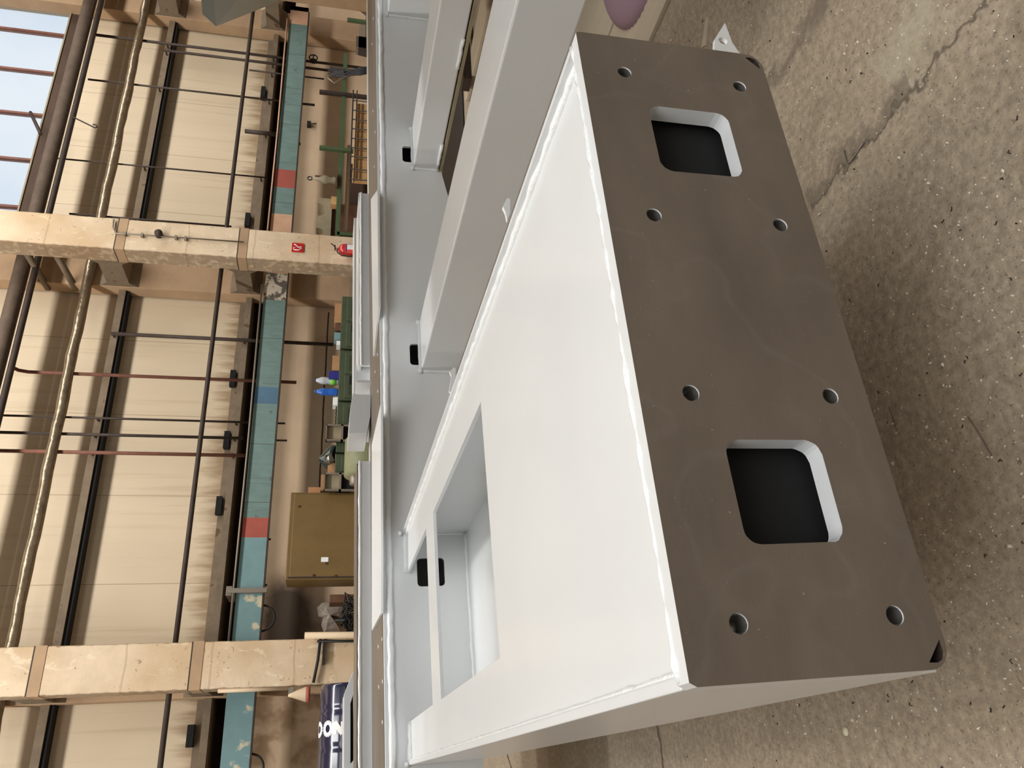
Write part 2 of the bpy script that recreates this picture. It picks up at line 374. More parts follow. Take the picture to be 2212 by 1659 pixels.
def floor_layers(N, L, s):
    tc = N('ShaderNodeTexCoord'); co = tc.outputs['Object']
    def noise(scale, det, dist=0):
        n = N('ShaderNodeTexNoise'); n.inputs['Scale'].default_value = scale; n.inputs['Detail'].default_value = det; n.inputs['Distortion'].default_value = dist; n.inputs['Roughness'].default_value = .7; L(co, n.inputs['Vector']); return n.outputs['Fac']
    a = noise(38, 5); mr = N('ShaderNodeMapRange'); L(a, mr.inputs[0]); mr.inputs[1].default_value = .38; mr.inputs[2].default_value = .68
    s = mixc(N, L, mth(N, L, 'MULTIPLY', mr.outputs[0], .65), s, (194, 177, 152))
    b = noise(75, 3); s = mixc(N, L, mth(N, L, 'MULTIPLY', mth(N, L, 'GREATER_THAN', b, .62), .6), s, (84, 72, 58))
    c = noise(3.2, 6, 1.0); mr2 = N('ShaderNodeMapRange'); L(c, mr2.inputs[0]); mr2.inputs[1].default_value = .5; mr2.inputs[2].default_value = .75
    s = mixc(N, L, mth(N, L, 'MULTIPLY', mr2.outputs[0], .5), s, (106, 92, 74))
    sp = N('ShaderNodeSeparateXYZ'); L(co, sp.inputs[0])
    wob = noise(9, 5); wob2 = noise(4, 4)
    def seg(p, q, w, col, strength, soft=1.6, amp=0):
        px, py = p; dx, dy = q[0] - px, q[1] - py; ln = math.hypot(dx, dy); dx /= ln; dy /= ln
        X = mth(N, L, 'SUBTRACT', sp.outputs['X'], px); Y = mth(N, L, 'SUBTRACT', sp.outputs['Y'], py)
        t = mth(N, L, 'ADD', mth(N, L, 'MULTIPLY', X, dx), mth(N, L, 'MULTIPLY', Y, dy))
        dd = mth(N, L, 'ADD', mth(N, L, 'MULTIPLY', X, -dy), mth(N, L, 'MULTIPLY', Y, dx))
        dd = mth(N, L, 'ADD', dd, mth(N, L, 'MULTIPLY', mth(N, L, 'SUBTRACT', wob, .5), w * 4))
        dd = mth(N, L, 'ADD', dd, mth(N, L, 'MULTIPLY', mth(N, L, 'SUBTRACT', wob2, .5), w * 4 + amp))
        dist = mth(N, L, 'ABSOLUTE', dd)
        m = N('ShaderNodeMapRange'); L(dist, m.inputs[0]); m.inputs[1].default_value = w * soft; m.inputs[2].default_value = w * .3
        inn = mth(N, L, 'MULTIPLY', mth(N, L, 'GREATER_THAN', t, 0.0), mth(N, L, 'LESS_THAN', t, ln))
        return mixc(N, L, mth(N, L, 'MULTIPLY', mth(N, L, 'MULTIPLY', m.outputs[0], inn), strength), s, col)
    def fl(x, y): v = bZ(x, y); return (v.x, v.y)
    s = seg(fl(2010, 0), fl(1925, 180), .07, (182, 172, 148), .5, 1.6, .2)
    s = seg(fl(2130, 0), fl(1750, 440), .010, (74, 64, 54), .75, 1.6, .28)
    s = seg(fl(1960, 170), fl(1740, 430), .03, (100, 90, 76), .6, 1.6, .28)
    s = seg(fl(1790, -20), fl(1650, 185), .03, (98, 84, 74), .6, 1.6, .2)
    s = seg(fl(1920, 880), fl(1938, 930), .003, (60, 50, 40), .6)
    s = seg(fl(2090, 900), fl(2145, 985), .003, (60, 50, 40), .6)
    s = seg(fl(1095, 1630), fl(1112, 1680), .012, (40, 32, 26), .95)
    s = seg(fl(1420, 1560), fl(1435, 1680), .010, (60, 50, 40), .8)
    s = seg(fl(1440, -10), fl(1405, 100), .025, (110, 94, 84), .6)
    return s
layer(M['floor'], floor_layers)
M['glass'] = bpy.data.materials.new('window_glass'); M['glass'].use_nodes = True
_n = M['glass'].node_tree; _n.nodes.clear(); _o = _n.nodes.new('ShaderNodeOutputMaterial'); _m = _n.nodes.new('ShaderNodeMixShader')
_t = _n.nodes.new('ShaderNodeBsdfTransparent'); _t.inputs[0].default_value = (.94, .96, .97, 1); _g = _n.nodes.new('ShaderNodeBsdfDiffuse')
_m.inputs[0].default_value = .04; _n.links.new(_t.outputs[0], _m.inputs[1]); _n.links.new(_g.outputs[0], _m.inputs[2]); _n.links.new(_m.outputs[0], _o.inputs[0])

# ================================================================== THE HALL
YW = 11.5
struct('floor', MB().box(-14, 26, -8.3, 11.9, -.2, 0), M['floor'])
struct('wall_back', MB().box(-14, 26, YW, YW + .3, 0, 2.64), M['lower'])
struct('wall_recess', MB().box(-14, 26, YW + .45, YW + .6, 2.4, 3.2).box(-14, 26, YW + .3, YW + .45, 2.4, 2.64), M['darkboard'])  # back coloured dark brown to deepen the shade in the slot
mw = MB(); mw.box(-14, 7.3, YW + .02, YW + .25, 3.08, 10.5); mw.box(7.3, 13.2, YW + .02, YW + .25, 3.08, 6.46); mw.box(13.2, 26, YW + .02, YW + .25, 3.08, 10.5)
mw.box(7.3, 13.2, YW + .02, YW + .25, 9.6, 10.5)
struct('wall_upper', mw, M['panel'])
# window of the right bay
wn = bpy.data.objects.new('window_1', None); link(wn); wn.location = (10.2, YW, 6.6); wn['kind'] = 'structure'
def atp(o, parent):      # parent without moving
    o.parent = parent; o.matrix_parent_inverse = Matrix.Translation(-parent.location)
    return o
atp(MB().box(7.3, 13.2, YW - .06, YW + .26, 6.30, 6.575).build('window_sill', M['darkboard']), wn)
atp(MB().box(7.3, 13.2, YW - .08, YW + .26, 6.575, 6.60).build('sill_edge', M['castiron']), wn)
fm = MB().box(7.3, 13.2, YW + .08, YW + .14, 6.60, 6.66)
for X in (8.59, 9.57, 10.57, 11.57, 12.53): fm.box(X - .021, X + .021, YW + .06, YW + .14, 6.6, 9.6)
atp(fm.build('window_frame', M['rust']), wn)
atp(MB().box(7.3, 13.2, YW + .10, YW + .106, 6.62, 9.6).build('window_pane', M['glass']), wn)
# long concrete ledge, girt
lg = MB().box(-14, 26, YW - .20, YW + .45, 2.885, 2.975); lg.box(-14, 26, YW - .03, YW + .3, 2.985, 3.08); lg.box(-14, 26, YW + .0, YW + .3, 2.97, 2.99)
lt = struct('trim_1', lg, M['ledge'])
for xx, yy in ((502, 817), (489, 950), (472, 1092), (534, 475), (410, 1590), (568, 200)):
    p = bY(xx, yy, YW - .1)
    MB().box(p.x - .13, p.x + .13, YW - .13, YW - .03, p.z - .045, p.z + .035).build('bracket', M['dark'], lt)
struct('ceiling', MB().box(-14, 26, 5.4, 11.9, 10.6, 10.9), M['ledge'])
struct('trim_2', MB().box(-14, 26, YW - .20, YW + .01, 4.76, 4.86), M['ledge'])
struct('girt_shade', MB().box(-14, 26, YW - .17, YW + .01, 4.715, 4.76), M['dark'])  # dark strip painted for the shadow line under the girt

# two-branch concrete columns
def column(xc, label, fm='conc'):
    c = thing('concrete_column', label, 'column', (xc, 10.2, 0), 'two-branch concrete columns')
    h = .265
    MB().box(-h, h, 0, .33, 0, 10.5).build('front_branch', M[fm], c, .012)
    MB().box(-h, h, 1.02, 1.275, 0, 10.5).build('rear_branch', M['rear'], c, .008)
    for z0, z1 in ((1.0, 1.25), (2.86, 3.1), (4.68, 5.0), (7.4, 7.7)):
        hp = .12
        poly = [(.33, z1 + hp), (.42, z1), (.93, z1), (1.02, z1 + hp), (1.02, z0 - hp), (.93, z0), (.42, z0), (.33, z0 - hp)]
        MB().prism(poly, 0, -h + .01, h - .01).build('crosspiece', M['ledge'], c)
    for z in (3.02, 4.70):
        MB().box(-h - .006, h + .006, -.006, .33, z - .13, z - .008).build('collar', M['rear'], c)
    for z in (3.02, 4.70, 6.3):
        MB().box(-h - .004, h + .004, -.004, .33, z - .008, z + .008).build('joint', M['darkmetal'], c)
    return c
column(1.245, 'peeling beige concrete column nearest the blue wrapped roll')
column(7.235, 'beige concrete column carrying the fire extinguisher and the red sign')
c3 = column(13.22, 'shaded brown concrete column at the far right end of the crane beams', 'rear')  # darker concrete puts the shadow on this column into its colour
column(-4.75, 'concrete column beyond the left end of the hall view')['label'] = 'concrete column left of the blue roll, outside the picture'
# thin joints and chases on the extinguisher column
cj = MB()
for x in (622, 652): p = bY(x, 540, 10.2); cj.box(p.x - .27, p.x + .2, 10.194, 10.2, p.z - .004, p.z + .004)

# painted girders between the columns
def girder(name_label, cuts, xz=(2.335, 2.665), Y=10.9):
    mb = MB(); mats = []
    for (xa, xb, mk) in cuts:
        if mk not in mats: mats.append(mk)
        mb.box(xa, xb, Y, Y + .05, xz[0], xz[1], mats.index(mk))
    low_strip = 'darkmetal'; mats.append(low_strip)  # dark strip stands in for the shadow along the bottom edge
    mb.box(cuts[0][0] if cuts[0][0] < cuts[-1][0] else cuts[-1][0], max(cuts[0][1], cuts[-1][1]), Y - .005, Y + .055, xz[0] - .022, xz[0], mats.index(low_strip))
    o = mb.build('painted_girder', [M[k] for k in mats]); return tag(o, name_label, 'girder', 'painted girders on the wall')
def gx(y, x): return bY(x, y, 10.9).x
y1 = [(1392, 540), (1360, 540), (1330, 541), (1161, 545), (1118, 548), (872, 570), (836, 572), (648, 588), (585, 592)]
X1 = [gx(*p) for p in y1]; X1[0] = 1.25; X1[-1] = 7.2
ks = ['tealblue', 'tealblue', 'tealblue', 'redpaint', 'teal', 'bluepaint', 'teal', 'peel']
girder('teal girder with one red and one blue patch between the two near columns', [(X1[i], X1[i + 1], ks[i]) for i in range(8)])
X2 = [7.2] + [gx(y, x) for y, x in ((462, 605), (405, 610), (366, 613), (52, 640), (14, 643))] + [13.2]
ks = ['bare', 'teal', 'redpaint', 'teal', 'bare', 'bare']
girder('teal girder with a red patch to the right of the extinguisher column', [(X2[i], X2[i + 1], ks[i]) for i in range(6)])
girder('pale blotchy teal girder left of the peeling column', [(-4.7, 1.25, 'tealblue')])
# lighter edge strip along the girders
for a, b, lab in ((7.5, 12.9, 'thin pinkish conduit along the top of the right teal girder'), (1.55, 6.95, 'thin brown conduit along the top of the near teal girder')):
    tag(MB().tube([(a, 10.86, 2.70), ((a + b) / 2, 10.86, 2.69), (b, 10.86, 2.705)], .014, 6).build('conduit', M['bare'] if a > 7 else M['galv']), lab, 'conduit')

# -------- pipes along and down the wall
def pipe(name, pts, r, m, label, group=None, n=10):
    return tag(MB().tube(pts, r, n).build(name, m), label, 'pipe', group)
def hz(x, y, Y, xa, xb): z = bY(x, y, Y).z; return z
pp = []
for i in range(90):
    X = -4 + i * .22; pp.append((X, 11.14, 5.268 + .006 * math.sin(i * .9) + .004 * math.sin(i * 2.3)))
rs = [.074 + random.uniform(-.006, .007) for _ in pp]
tag(MB().tube(pp, rs, 14).build('lagged_pipe', M['foil']), 'long pipe wrapped in crumpled silvery foil below the top dark pipe', 'pipe')
zb = 6.10
pipe('large_pipe', [(-4, 10.9, zb), (16, 10.9, zb)], .105, M['bigpipe'], 'thick dark brown pipe running along the top of the wall', n=16)
zb2 = bY(158, 250, 10.9).z
pipe('thin_pipe', [(-4, 10.9, zb2), (16, 10.9, zb2)], .045, M['darkmetal'], 'slim dark pipe just below the thick brown pipe')
z3 = 3.30
pipe('thin_pipe', [(-4, 10.7, z3), (16, 10.7, z3)], .034, M['darkmetal'], 'slim dark pipe crossing the cream panels low down')
YV = 11.2
def vp(pts, r, m, label, grp=None):
    P = [bY(x, y, YV) for x, y in pts]
    X = sum(p.x for p in P) / len(P)
    P = [Vector((X, YV, p.z)) for p in P]
    t = thing('vertical_pipe', label, 'pipe', (X, YV, P[-1].z), grp)
    MB().tube([(0, 0, p.z - P[-1].z) for p in P], r, 10).build('tube', m, t)
    for zz in (2.93, 4.80):
        if P[-1].z < zz < P[0].z: MB().box(-.012, .012, 0, .102, zz - P[-1].z - .012, zz - P[-1].z + .012).build('bracket', m, t)
    return t
vp([(205, 77), (800, 147)], .026, M['darkmetal'], 'dark downpipe nearest the right column, left of pair with valve wheel')
vp([(354, 109), (760, 158)], .026, M['darkmetal'], 'dark downpipe starting at the girt beside the downpipe with the valve')
vp([(190, 173), (680, 225)], .018, M['darkmetal'], 'thin dark downpipe in the middle of the right bay')
vp([(126, 337), (578, 389)], .014, M['darkmetal'], 'thin dark rod down the cream panel nearest the extinguisher column')
vp([(150, 461), (500, 490)], .016, M['darkmetal'], 'dark rod beside the right edge of the extinguisher column')
vp([(529, 284), (600, 290)], .04, M['darkmetal'], 'short thick dark stub pipe hanging from the low slim pipe')
vp([(538, 152), (700, 170)], .016, M['darkmetal'], 'thin dark pipe dropping from the low slim pipe behind the girder')
vp([(241, 718), (720, 747)], .028, M['darkmetal'], 'dark downpipe left of the extinguisher column from the girt')
P = [bY(20, 797, YV), bY(25, 804, YV), bY(38, 809, YV), bY(60, 811, YV), bY(640, 829, YV)]
for i in (3, 4): P[i].x = 5.44
P = [Vector((p.x, YV, p.z)) for p in P]; P[2].x = 5.46; P[1].x = 5.5; P[0].x = 5.56
pipe('vertical_pipe', P, .026, M['rust'], 'rust brown downpipe with a bend at its top')
vp([(-20, 897), (538, 912)], .016, M['darkmetal'], 'thin dark rod, upper of the pair in the middle bay')
vp([(-20, 933), (525, 947)], .022, M['darkmetal'], 'dark downpipe, lower of the pair in the middle bay')
vp([(-20, 967), (527, 990)], .026, M['rust'], 'reddish downpipe left of the dark pair in the middle bay')
# stubs and hooks under the girders
k = 0
for (x0, x1, y) in ((592, 616, 914), (590, 620, 951), (585, 598, 864), (572, 585, 1165), (642, 680, 224), (566, 577, 1264)):
    a = bY(x0, y, 10.98); b = bY(x1, y, 10.98)
    tag(MB().tube([(a.x, 10.98, 2.4), (a.x, 10.98, b.z)], .014, 6).build('rod', M['darkmetal']), ['short dark rod under the girder by the blue patch, upper one', 'short dark rod with a thick end under the middle girder', 'short peg below the blue patch of the girder', 'short rod under the red patch of the middle girder', 'short dark rod under the right teal girder', 'short dark rod above the dark wall stain by the mustard cabinet'][k], 'rod')
    k += 1
p = bY(583, 1335, 10.95)
tag(MB().tube(arc((p.x, 10.95, 2.33), .165, 180, 360, 14), .014, 6).build('hose_loop', M['cable']), 'black hose loop hanging under the girder beside the peeling column', 'hose')
p = bY(545, 1660, 10.95)
tag(MB().tube(arc((p.x, 10.95, 2.33), .16, 180, 360, 14), .014, 6).build('hose_loop', M['cable']), 'black hose loop under the pale girder at the left edge', 'hose')
p = bY(640, 310, 10.95)
tag(MB().tube(arc((p.x, 10.95, 2.36), .05, 180, 360, 10), .016, 6).build('hook', M['cable']), 'small black hook loop under the right teal girder', 'hook')
p = bY(560, 1276, 10.88); q = bY(460, 1275, 10.88)
tag(MB().box(p.x - .03, p.x + .03, 10.84, 10.895, 2.28, 2.78).box(p.x - .06, p.x + .06, 10.86, 11.3, 2.72, 2.79).build('clamp', M['galv']), 'galvanised clamp strap around the teal girder near the peeling column', 'clamp')
# hanger and hook on the slim top pipe
a = bY(158, 253, 10.86); b = bY(205, 276, 10.86)
tag(MB().tube([a, (a.x - .05, a.y, a.z - .1), b, (b.x + .02, b.y, b.z - .03), (b.x + .06, b.y, b.z - .01), (b.x + .07, b.y, b.z + .04)], .012, 6).build('hook', M['darkmetal']), 'dark wire hook hanging from the slim pipe below the window', 'hook')
a = bY(66, 243, 11.4); b = bY(88, 290, 11.0)
tag(MB().tube([a, b], .03, 6).build('strut', M['darkmetal']), 'dark diagonal strut across the lower edge of the window', 'strut')
# steel struts between column branches
for (xa, ya, xb, yb, lab) in ((48, 530, 105, 624, 'dark steel strut behind the extinguisher column, upper one'), (112, 533, 165, 626, 'dark steel strut behind the extinguisher column, lower one')):
    a = bY(xa, ya, 10.45); b = bY(xb, yb, 11.4)
    tag(MB().tube([a, b], .05, 4).build('strut', M['ledge']), lab, 'strut')
# conduit and lamp socket on the extinguisher column
cd = thing('conduit_run', 'thin grey conduit with a dark junction on the upper face of the extinguisher column', 'conduit', (7.2, 10.2, 3.5))
def cpt(x, y, Y=10.17): v = bY(x, y, Y); return (v.x - 7.2, v.y - 10.2, v.z - 3.5)
MB().tube([cpt(246, 474), cpt(243, 490), cpt(250, 504), cpt(300, 507), cpt(526, 523)], .012, 6).build('conduit', M['galv'], cd)
for x, y in ((270, 505), (307, 508), (380, 513), (401, 515)): a = cpt(x, y); MB().box(a[0] - .03, a[0] + .03, a[1] - .02, a[1] + .03, a[2] - .015, a[2] + .015).build('clip', M['galv'], cd)
a = cpt(343, 506); MB().lathe([(.0, -.05), (.055, -.05), (.055, .03), (.03, .06), (.0, .06)], a, 12, axis=1).build('junction', M['darkmetal'], cd)

# red pictogram sign
sg = thing('fire_sign', 'small red square sign with a white hand-and-hose pictogram on the column', 'sign', bY(643, 535, 10.19))
MB().box(-.08, .08, -.006, .006, -.085, .085).build('sign_board', M['red'], sg)
pg = MB(); pts = [(-.045, -.008, .05), (-.05, -.008, -.01), (-.02, -.008, -.055), (.02, -.008, -.05), (.0, -.008, -.01), (.045, -.008, .03), (.05, -.008, .055)]
pg.tube(pts, .008, 5); pg.tube([(-.045, -.008, .05), (-.01, -.008, .06), (.0, -.008, .02)], .007, 5); pg.build('pictogram', M['white'], sg)

# fire extinguisher
ex0 = bY(750, 539, 10.07)
ex = thing('fire_extinguisher', 'red fire extinguisher with black hose on the concrete column', 'fire extinguisher', (ex0.x, 10.08, .95))
zt = bY(732, 539, 10.08).z - .95
MB().lathe([(.0, 0), (.08, .0), (.088, .02), (.088, zt - .07), (.075, zt - .03), (.045, zt), (.02, zt + .01), (.0, zt + .01)], (0, 0, 0), 20).build('cylinder', M['red'], ex)
MB().lathe([(0, zt), (.02, zt), (.02, zt + .05), (0, zt + .05)], (0, 0, 0), 10).build('valve', M['galv'], ex)
MB().box(-.012, .012, -.09, .03, zt + .05, zt + .065).tube([(0, 0, zt + .04), (.03, -.05, zt + .08), (.03, -.09, zt + .12)], .008, 5).build('handle', M['cable'], ex)
MB().tube([(-.01, 0, zt + .03), (-.07, -.02, zt + .02), (-.125, -.02, zt - .05), (-.13, -.02, zt - .15), (-.11, -.02, zt - .3), (-.1, -.02, zt - .4)], .010, 6).build('hose', M['cable'], ex)
lb = MB()
n = 10
for (r, z0, z1, a0, a1, mi) in ((.0895, zt - .33, zt - .09, -160, -40, 0), (.0905, zt - .28, zt - .12, -120, -60, 1), (.0905, zt - .115, zt - .10, -150, -50, 2)):
    vs = []
    for k in range(n + 1):
        a = math.radians(a0 + (a1 - a0) * k / n); vs += [(r * math.cos(a), r * math.sin(a), z0), (r * math.cos(a), r * math.sin(a), z1)]
    lb.add(vs, [(2 * k, 2 * k + 2, 2 * k + 3, 2 * k + 1) for k in range(n)], mi)
lb.build('paper_label', [mat('label_red', (226, 84, 70), .5), M['white'], M['bluebox']], ex)
MB().box(-.03, .03, .08, .12, .1, .5).build('bracket', M['darkmetal'], ex)
tag(MB().box(ex0.x + .06, ex0.x + .13, 10.14, 10.2, 1.25, 1.46).build('wall_box', M['brown']), 'small brown wooden block beside the extinguisher on the column', 'block')
# siren and conduit on the left column
a = bY(480, 1490, 10.16); b = bY(622, 1481, 10.16)
tag(MB().tube([(.965, 10.25, bY(470, 1490, 10.2).z), (.965, 10.25, bY(624, 1481, 10.2).z)], .028, 8).build('conduit', M['stick']), 'white plastic conduit on the side of the peeling column', 'conduit')
hn = thing('horn', 'white horn speaker with a red mouth on the side of the peeling column', 'horn', (.93, 10.2, bY(650, 1485, 10.2).z))
MB().lathe([(.02, .14), (.03, .10), (.085, -.06), (.085, -.065), (.0, -.06)], (-.05, 0, 0), 18).build('horn_bell', M['stick'], hn)
MB().lathe([(.078, -.068), (.088, -.066), (.088, -.11), (.0, -.11)], (-.05, 0, 0), 18).build('mouth', M['redpaint'], hn)
MB().box(-.05, .03, -.02, .02, .08, .14).build('bracket', M['galv'], hn)
tag(MB().box(1.2, 1.52, 10.14, 10.2, 1.50, 1.53).tube([(1.0, 10.16, 1.62), (1.25, 10.15, 1.58), (1.5, 10.16, 1.56)], .018, 6).tube([(1.47, 10.15, 1.6), (1.46, 10.15, 1.2), (1.46, 10.15, .4)], .016, 6).build('cable', M['cable']), 'black cable bent across the foot of the peeling column', 'cable')
tag(MB().tube([bY(658, 1373, 10.1), bY(764, 1374, 10.1) - Vector((0, 0, .9))], .04, 8).build('pole', M['stick']), 'pale wooden pole leaning beside the peeling column', 'pole')

# ================================================================== CLUTTER ALONG THE WALL
# mustard cabinet
X0, X1c, Z0, Z1 = rect(622, 768, 1064, 1252, 10.3)
cb = thing('metal_cabinet', 'tall scratched mustard metal cabinet standing against the wall', 'cabinet', (X0, 10.3, 0))
wX = X1c - X0; hZ = 2.03
MB().box(0, wX, 0, .45, .0, hZ).build('body', M['mustard'], cb, .01)
MB().box(.03, wX - .03, -.018, 0, .08, hZ - .05).build('door', M['mustard'], cb, .006)
MB().box(.02, .035, -.022, .0, .08, hZ - .03).build('hinge_strip', M['darkmetal'], cb)
for (dx, dz) in ((.05, .35), (.04, .62), (wX - .2, .12), (.2, .5)): MB().box(dx - .012, dx + .012, -.026, -.018, hZ - dz - .015, hZ - dz + .015).build('bolt', M['darkmetal'], cb)
MB().box(.22, .28, -.0215, -.018, hZ - .52, hZ - .43).build('sticker', M['white'], cb)

# green cabinets
bounds = [(640, 752), (757, 864), (869, 976), (981, 1062)]
labs = ['dark green cabinet nearest the extinguisher column, with an open shelf', 'dark green cabinet under the two water bottles', 'dark green cabinet under the grey metal tray and film bag', 'dark green cabinet next to the mustard cabinet']
TOP = 1.475
for i, (ya, yb) in enumerate(bounds):
    xa, xb = bY(745, yb, 10.3).x, bY(745, ya, 10.3).x; w = xb - xa
    c = thing('drawer_cabinet', labs[i], 'cabinet', (xa, 10.3, 0), 'dark green cabinets along the wall')
    MB().box(0, w, 0, .5, 0, TOP).build('body', M['green'], c, .006)
    nd = 2
    for k in range(nd):
        a = .03 + k * (w - .03) / nd; b = a + (w - .06) / nd - .02
        d_ = MB().box(a, b, -.015, 0, .1, TOP - .08).build('door', M['green'], c, .005)
        MB().box(a + .05, b - .05, -.02, -.015, .2, TOP - .14).build('door_panel', mat('darker_green_enamel', (54, 62, 44), .5) if 'dg' not in M else M['dg'], d_)
    hcol = M['dark']
    MB().box(w * .30, w * .48, -.024, -.02, TOP - .27, TOP - .15).build('label_plate', hcol, c)
    if i < 2: MB().box(w * .30, w * .40, -.024, -.02, TOP - .38, TOP - .28).build('red_card', mat('dull_red_card', (150, 56, 50), .6), c)
# things standing on the green cabinets
def on(name, label, cat, px, Y, m, depth=.15, z0=TOP, group=None, bev=.003):
    X0, X1_, Z0, Z1 = rect(px[0], px[1], px[2], px[3], Y)
    o = MB().box(X0, X1_, Y, Y + depth, z0, max(Z1, z0 + .02)).build(name, m, None, bev); return tag(o, label, cat, group)
on('cardboard_box', 'long orange cardboard box at the right end on the green cabinets', 'box', (723, 738, 655, 697), 10.4, M['card'])
on('wooden_block', 'dark brown block on the green cabinets beside the orange carton', 'block', (724, 737, 699, 714), 10.4, M['brown'])
on('tin', 'small pale blue tin on the green cabinets', 'tin', (722, 736, 718, 733), 10.4, M['tealblue'])
on('jar', 'small white jar on the green cabinets under the downpipe', 'jar', (727, 735, 736, 745), 10.4, M['white'])
on('cardboard_box', 'small brown cardboard box beside the navy carton', 'box', (718, 731, 768, 800), 10.4, M['card'])
nb = on('carton', 'navy blue carton with a white patch beside the clear bottle', 'box', (710, 731, 802, 817), 10.4, M['bluebox'])
on('cup', 'white plastic cup lying left of the blue bottle', 'cup', (719, 729, 858, 875), 10.4, M['white'])
def bottle(px, m, label, capm, lab=None):
    X0, X1_, Z0, Z1 = rect(px[0], px[1], px[2], px[3], 10.5); r = (X1_ - X0) / 2; h = Z1 - TOP
    t = thing('bottle', label, 'bottle', ((X0 + X1_) / 2, 10.5, TOP), None)
    MB().lathe([(0, 0), (r * .9, 0), (r, .02), (r, h * .35), (r * .82, h * .45), (r, h * .55), (r * .95, h * .7), (r * .35, h * .92), (r * .3, h * .95), (0, h * .95)], (0, 0, 0), 16).build('body', m, t)
    MB().lathe([(0, h * .93), (r * .38, h * .93), (r * .38, h), (0, h)], (0, 0, 0), 12).build('cap', capm, t)
    if lab: MB().lathe([(r * 1.01, h * .08), (r * 1.02, h * .34)], (0, 0, 0), 16).build('wrapper', lab, t)
bottle((678, 728, 815, 830), M['clear'], 'clear plastic bottle with blue cap and lime label', M['bluebox'], M['lime'])
bottle((679, 728, 839, 854), M['blueb'], 'blue plastic water bottle on the green cabinets', M['blueb'])
# chain lying on cabinet
ch = MB()
for i in range(14):
    p = bY(724, 880 + i * 4, 10.4); ch.tube([(p.x - .012, p.y, TOP + .012 + (i % 2) * .01), (p.x, p.y - .01, TOP + .02), (p.x + .012, p.y, TOP + .012)], .008, 5)
tag(ch.build('chain', M['cable']), 'dark chain lying on the green cabinet before the grey tray', 'chain')
def tray(px, label):
    X0, X1_, Z0, Z1 = rect(px[0], px[1], px[2], px[3], 10.28)
    t = thing('metal_tray', label, 'tray', (X0, 10.24, 0), 'grey metal trays leaning on the cabinets')
    w = X1_ - X0; zt = Z1; zb = TOP - .32
    MB().box(0, w, .0, .02, zb + .1, zt).build('back_panel', M['castiron'], t)
    f = MB().box(0, .02, -.05, .02, zb, zt).box(w - .02, w, -.05, .02, zb, zt).box(0, w, -.05, .02, zt - .012, zt + .005).box(0, w, -.05, .02, zb, zb + .02).box(0, w, -.05, .0, TOP - .09, TOP - .06)
    f.build('frame', M['galv'], t); MB().box(.02, w - .02, -.005, .02, zb + .02, TOP - .09).build('slot', M['dark'], t)
tray((704, 737, 922, 957), 'grey open metal tray hung over the green cabinet edge')
tray((700, 735, 1026, 1064), 'grey metal tray beside the mustard cabinet')
# film bag
def blob(name, label, cat, pts, Y, m, depth=.2, seed=1, parent=None, tagit=True):
    """crumpled closed bundle whose outline follows the given places"""
    P = [bY(x, y, Y) for x, y in pts]; c = sum(P, Vector()) / len(P); mb = MB(); n = len(P)
    rings = []
    for j, (s, dy) in enumerate(((.0, -1), (.45, -.85), (.8, -.5), (1, 0), (.8, .5), (.4, .85), (0, 1))):
        rg = []
        for i, p in enumerate(P):
            q = c + (p - c) * s; q.y = Y + dy * depth / 2
            q += Vector((noise.noise(q * 9 + Vector((seed, j, 0))), noise.noise(q * 9 + Vector((0, seed, j))), noise.noise(q * 8 + Vector((j, 0, seed))))) * (.03 if s not in (0, 1) else 0)
            rg.append(q)
        rings.append(rg)
    vs = [v for r in rings for v in r]
    fs = [(j * n + i, j * n + (i + 1) % n, (j + 1) * n + (i + 1) % n, (j + 1) * n + i) for j in range(6) for i in range(n)]
    mb.add(vs, fs); o = mb.build(name, m)
    return tag(o, label, cat) if tagit else o
blob('film_bag', 'crumpled black and green plastic bag on the green cabinets', 'bag', [(686, 992), (705, 970), (716, 960), (727, 962), (724, 985), (724, 1003), (706, 1013), (700, 1008)], 10.45, M['bag'], .24, 3)
blob('film_wrap', 'shiny silver wrapping film on the black bag', 'film', [(700, 985), (716, 978), (723, 994), (715, 1003), (700, 1000)], 10.31, M['silver'], .1, 5)
on('cardboard_box', 'small orange cardboard box beside the plastic bag', 'box', (708, 722, 999, 1022), 10.4, M['card'])
X0, X1_, Z0, Z1 = rect(665, 730, 1028, 1062, 10.55)
t = thing('cardboard_box', 'open tall cardboard box with a raised flap behind the tray', 'box', (X0, 10.5, TOP))
MB().box(0, X1_ - X0, 0, .25, 0, Z1 - TOP - .17).build('body', M['card'], t); MB().box(.02, X1_ - X0 - .1, .24, .25, Z1 - TOP - .17, Z1 - TOP).build('flap', M['card'], t)
# machine in front of the cabinets: round drum with ends
mc = thing('winch_motor', 'green grey drum-shaped machine with red end in front of the cabinets', 'machine', (3.9, 9.4, 0))
a = bY(765, 945, 9.4); b = bY(765, 1033, 9.4); zt = bY(744, 990, 9.4).z
r = .26; zc = zt - r
MB().lathe([(0, b.x - 3.9), (r * .6, b.x - 3.9), (r, b.x - 3.9 + .03), (r, a.x - 3.9 - .05), (r * .85, a.x - 3.9), (0, a.x - 3.9)], (0, 0, zc), 24, axis=0).build('drum', M['machine'], mc)
MB().lathe([(0, -.1), (.07, -.1), (.07, .06), (0, .06)], (b.x - 3.9, -.05, zc + .12), 14, axis=0).build('shaft', M['galv'], mc)
MB().box(a.x - 3.9 - .06, a.x - 3.9 + .05, -.2, .1, zc + .12, zc + .2).build('red_cap', M['redpaint'], mc)
MB().box(b.x - 3.9 + .05, a.x - 3.9 - .05, -.22, .22, 0, zc - r * .7).build('pedestal', M['green'], mc)
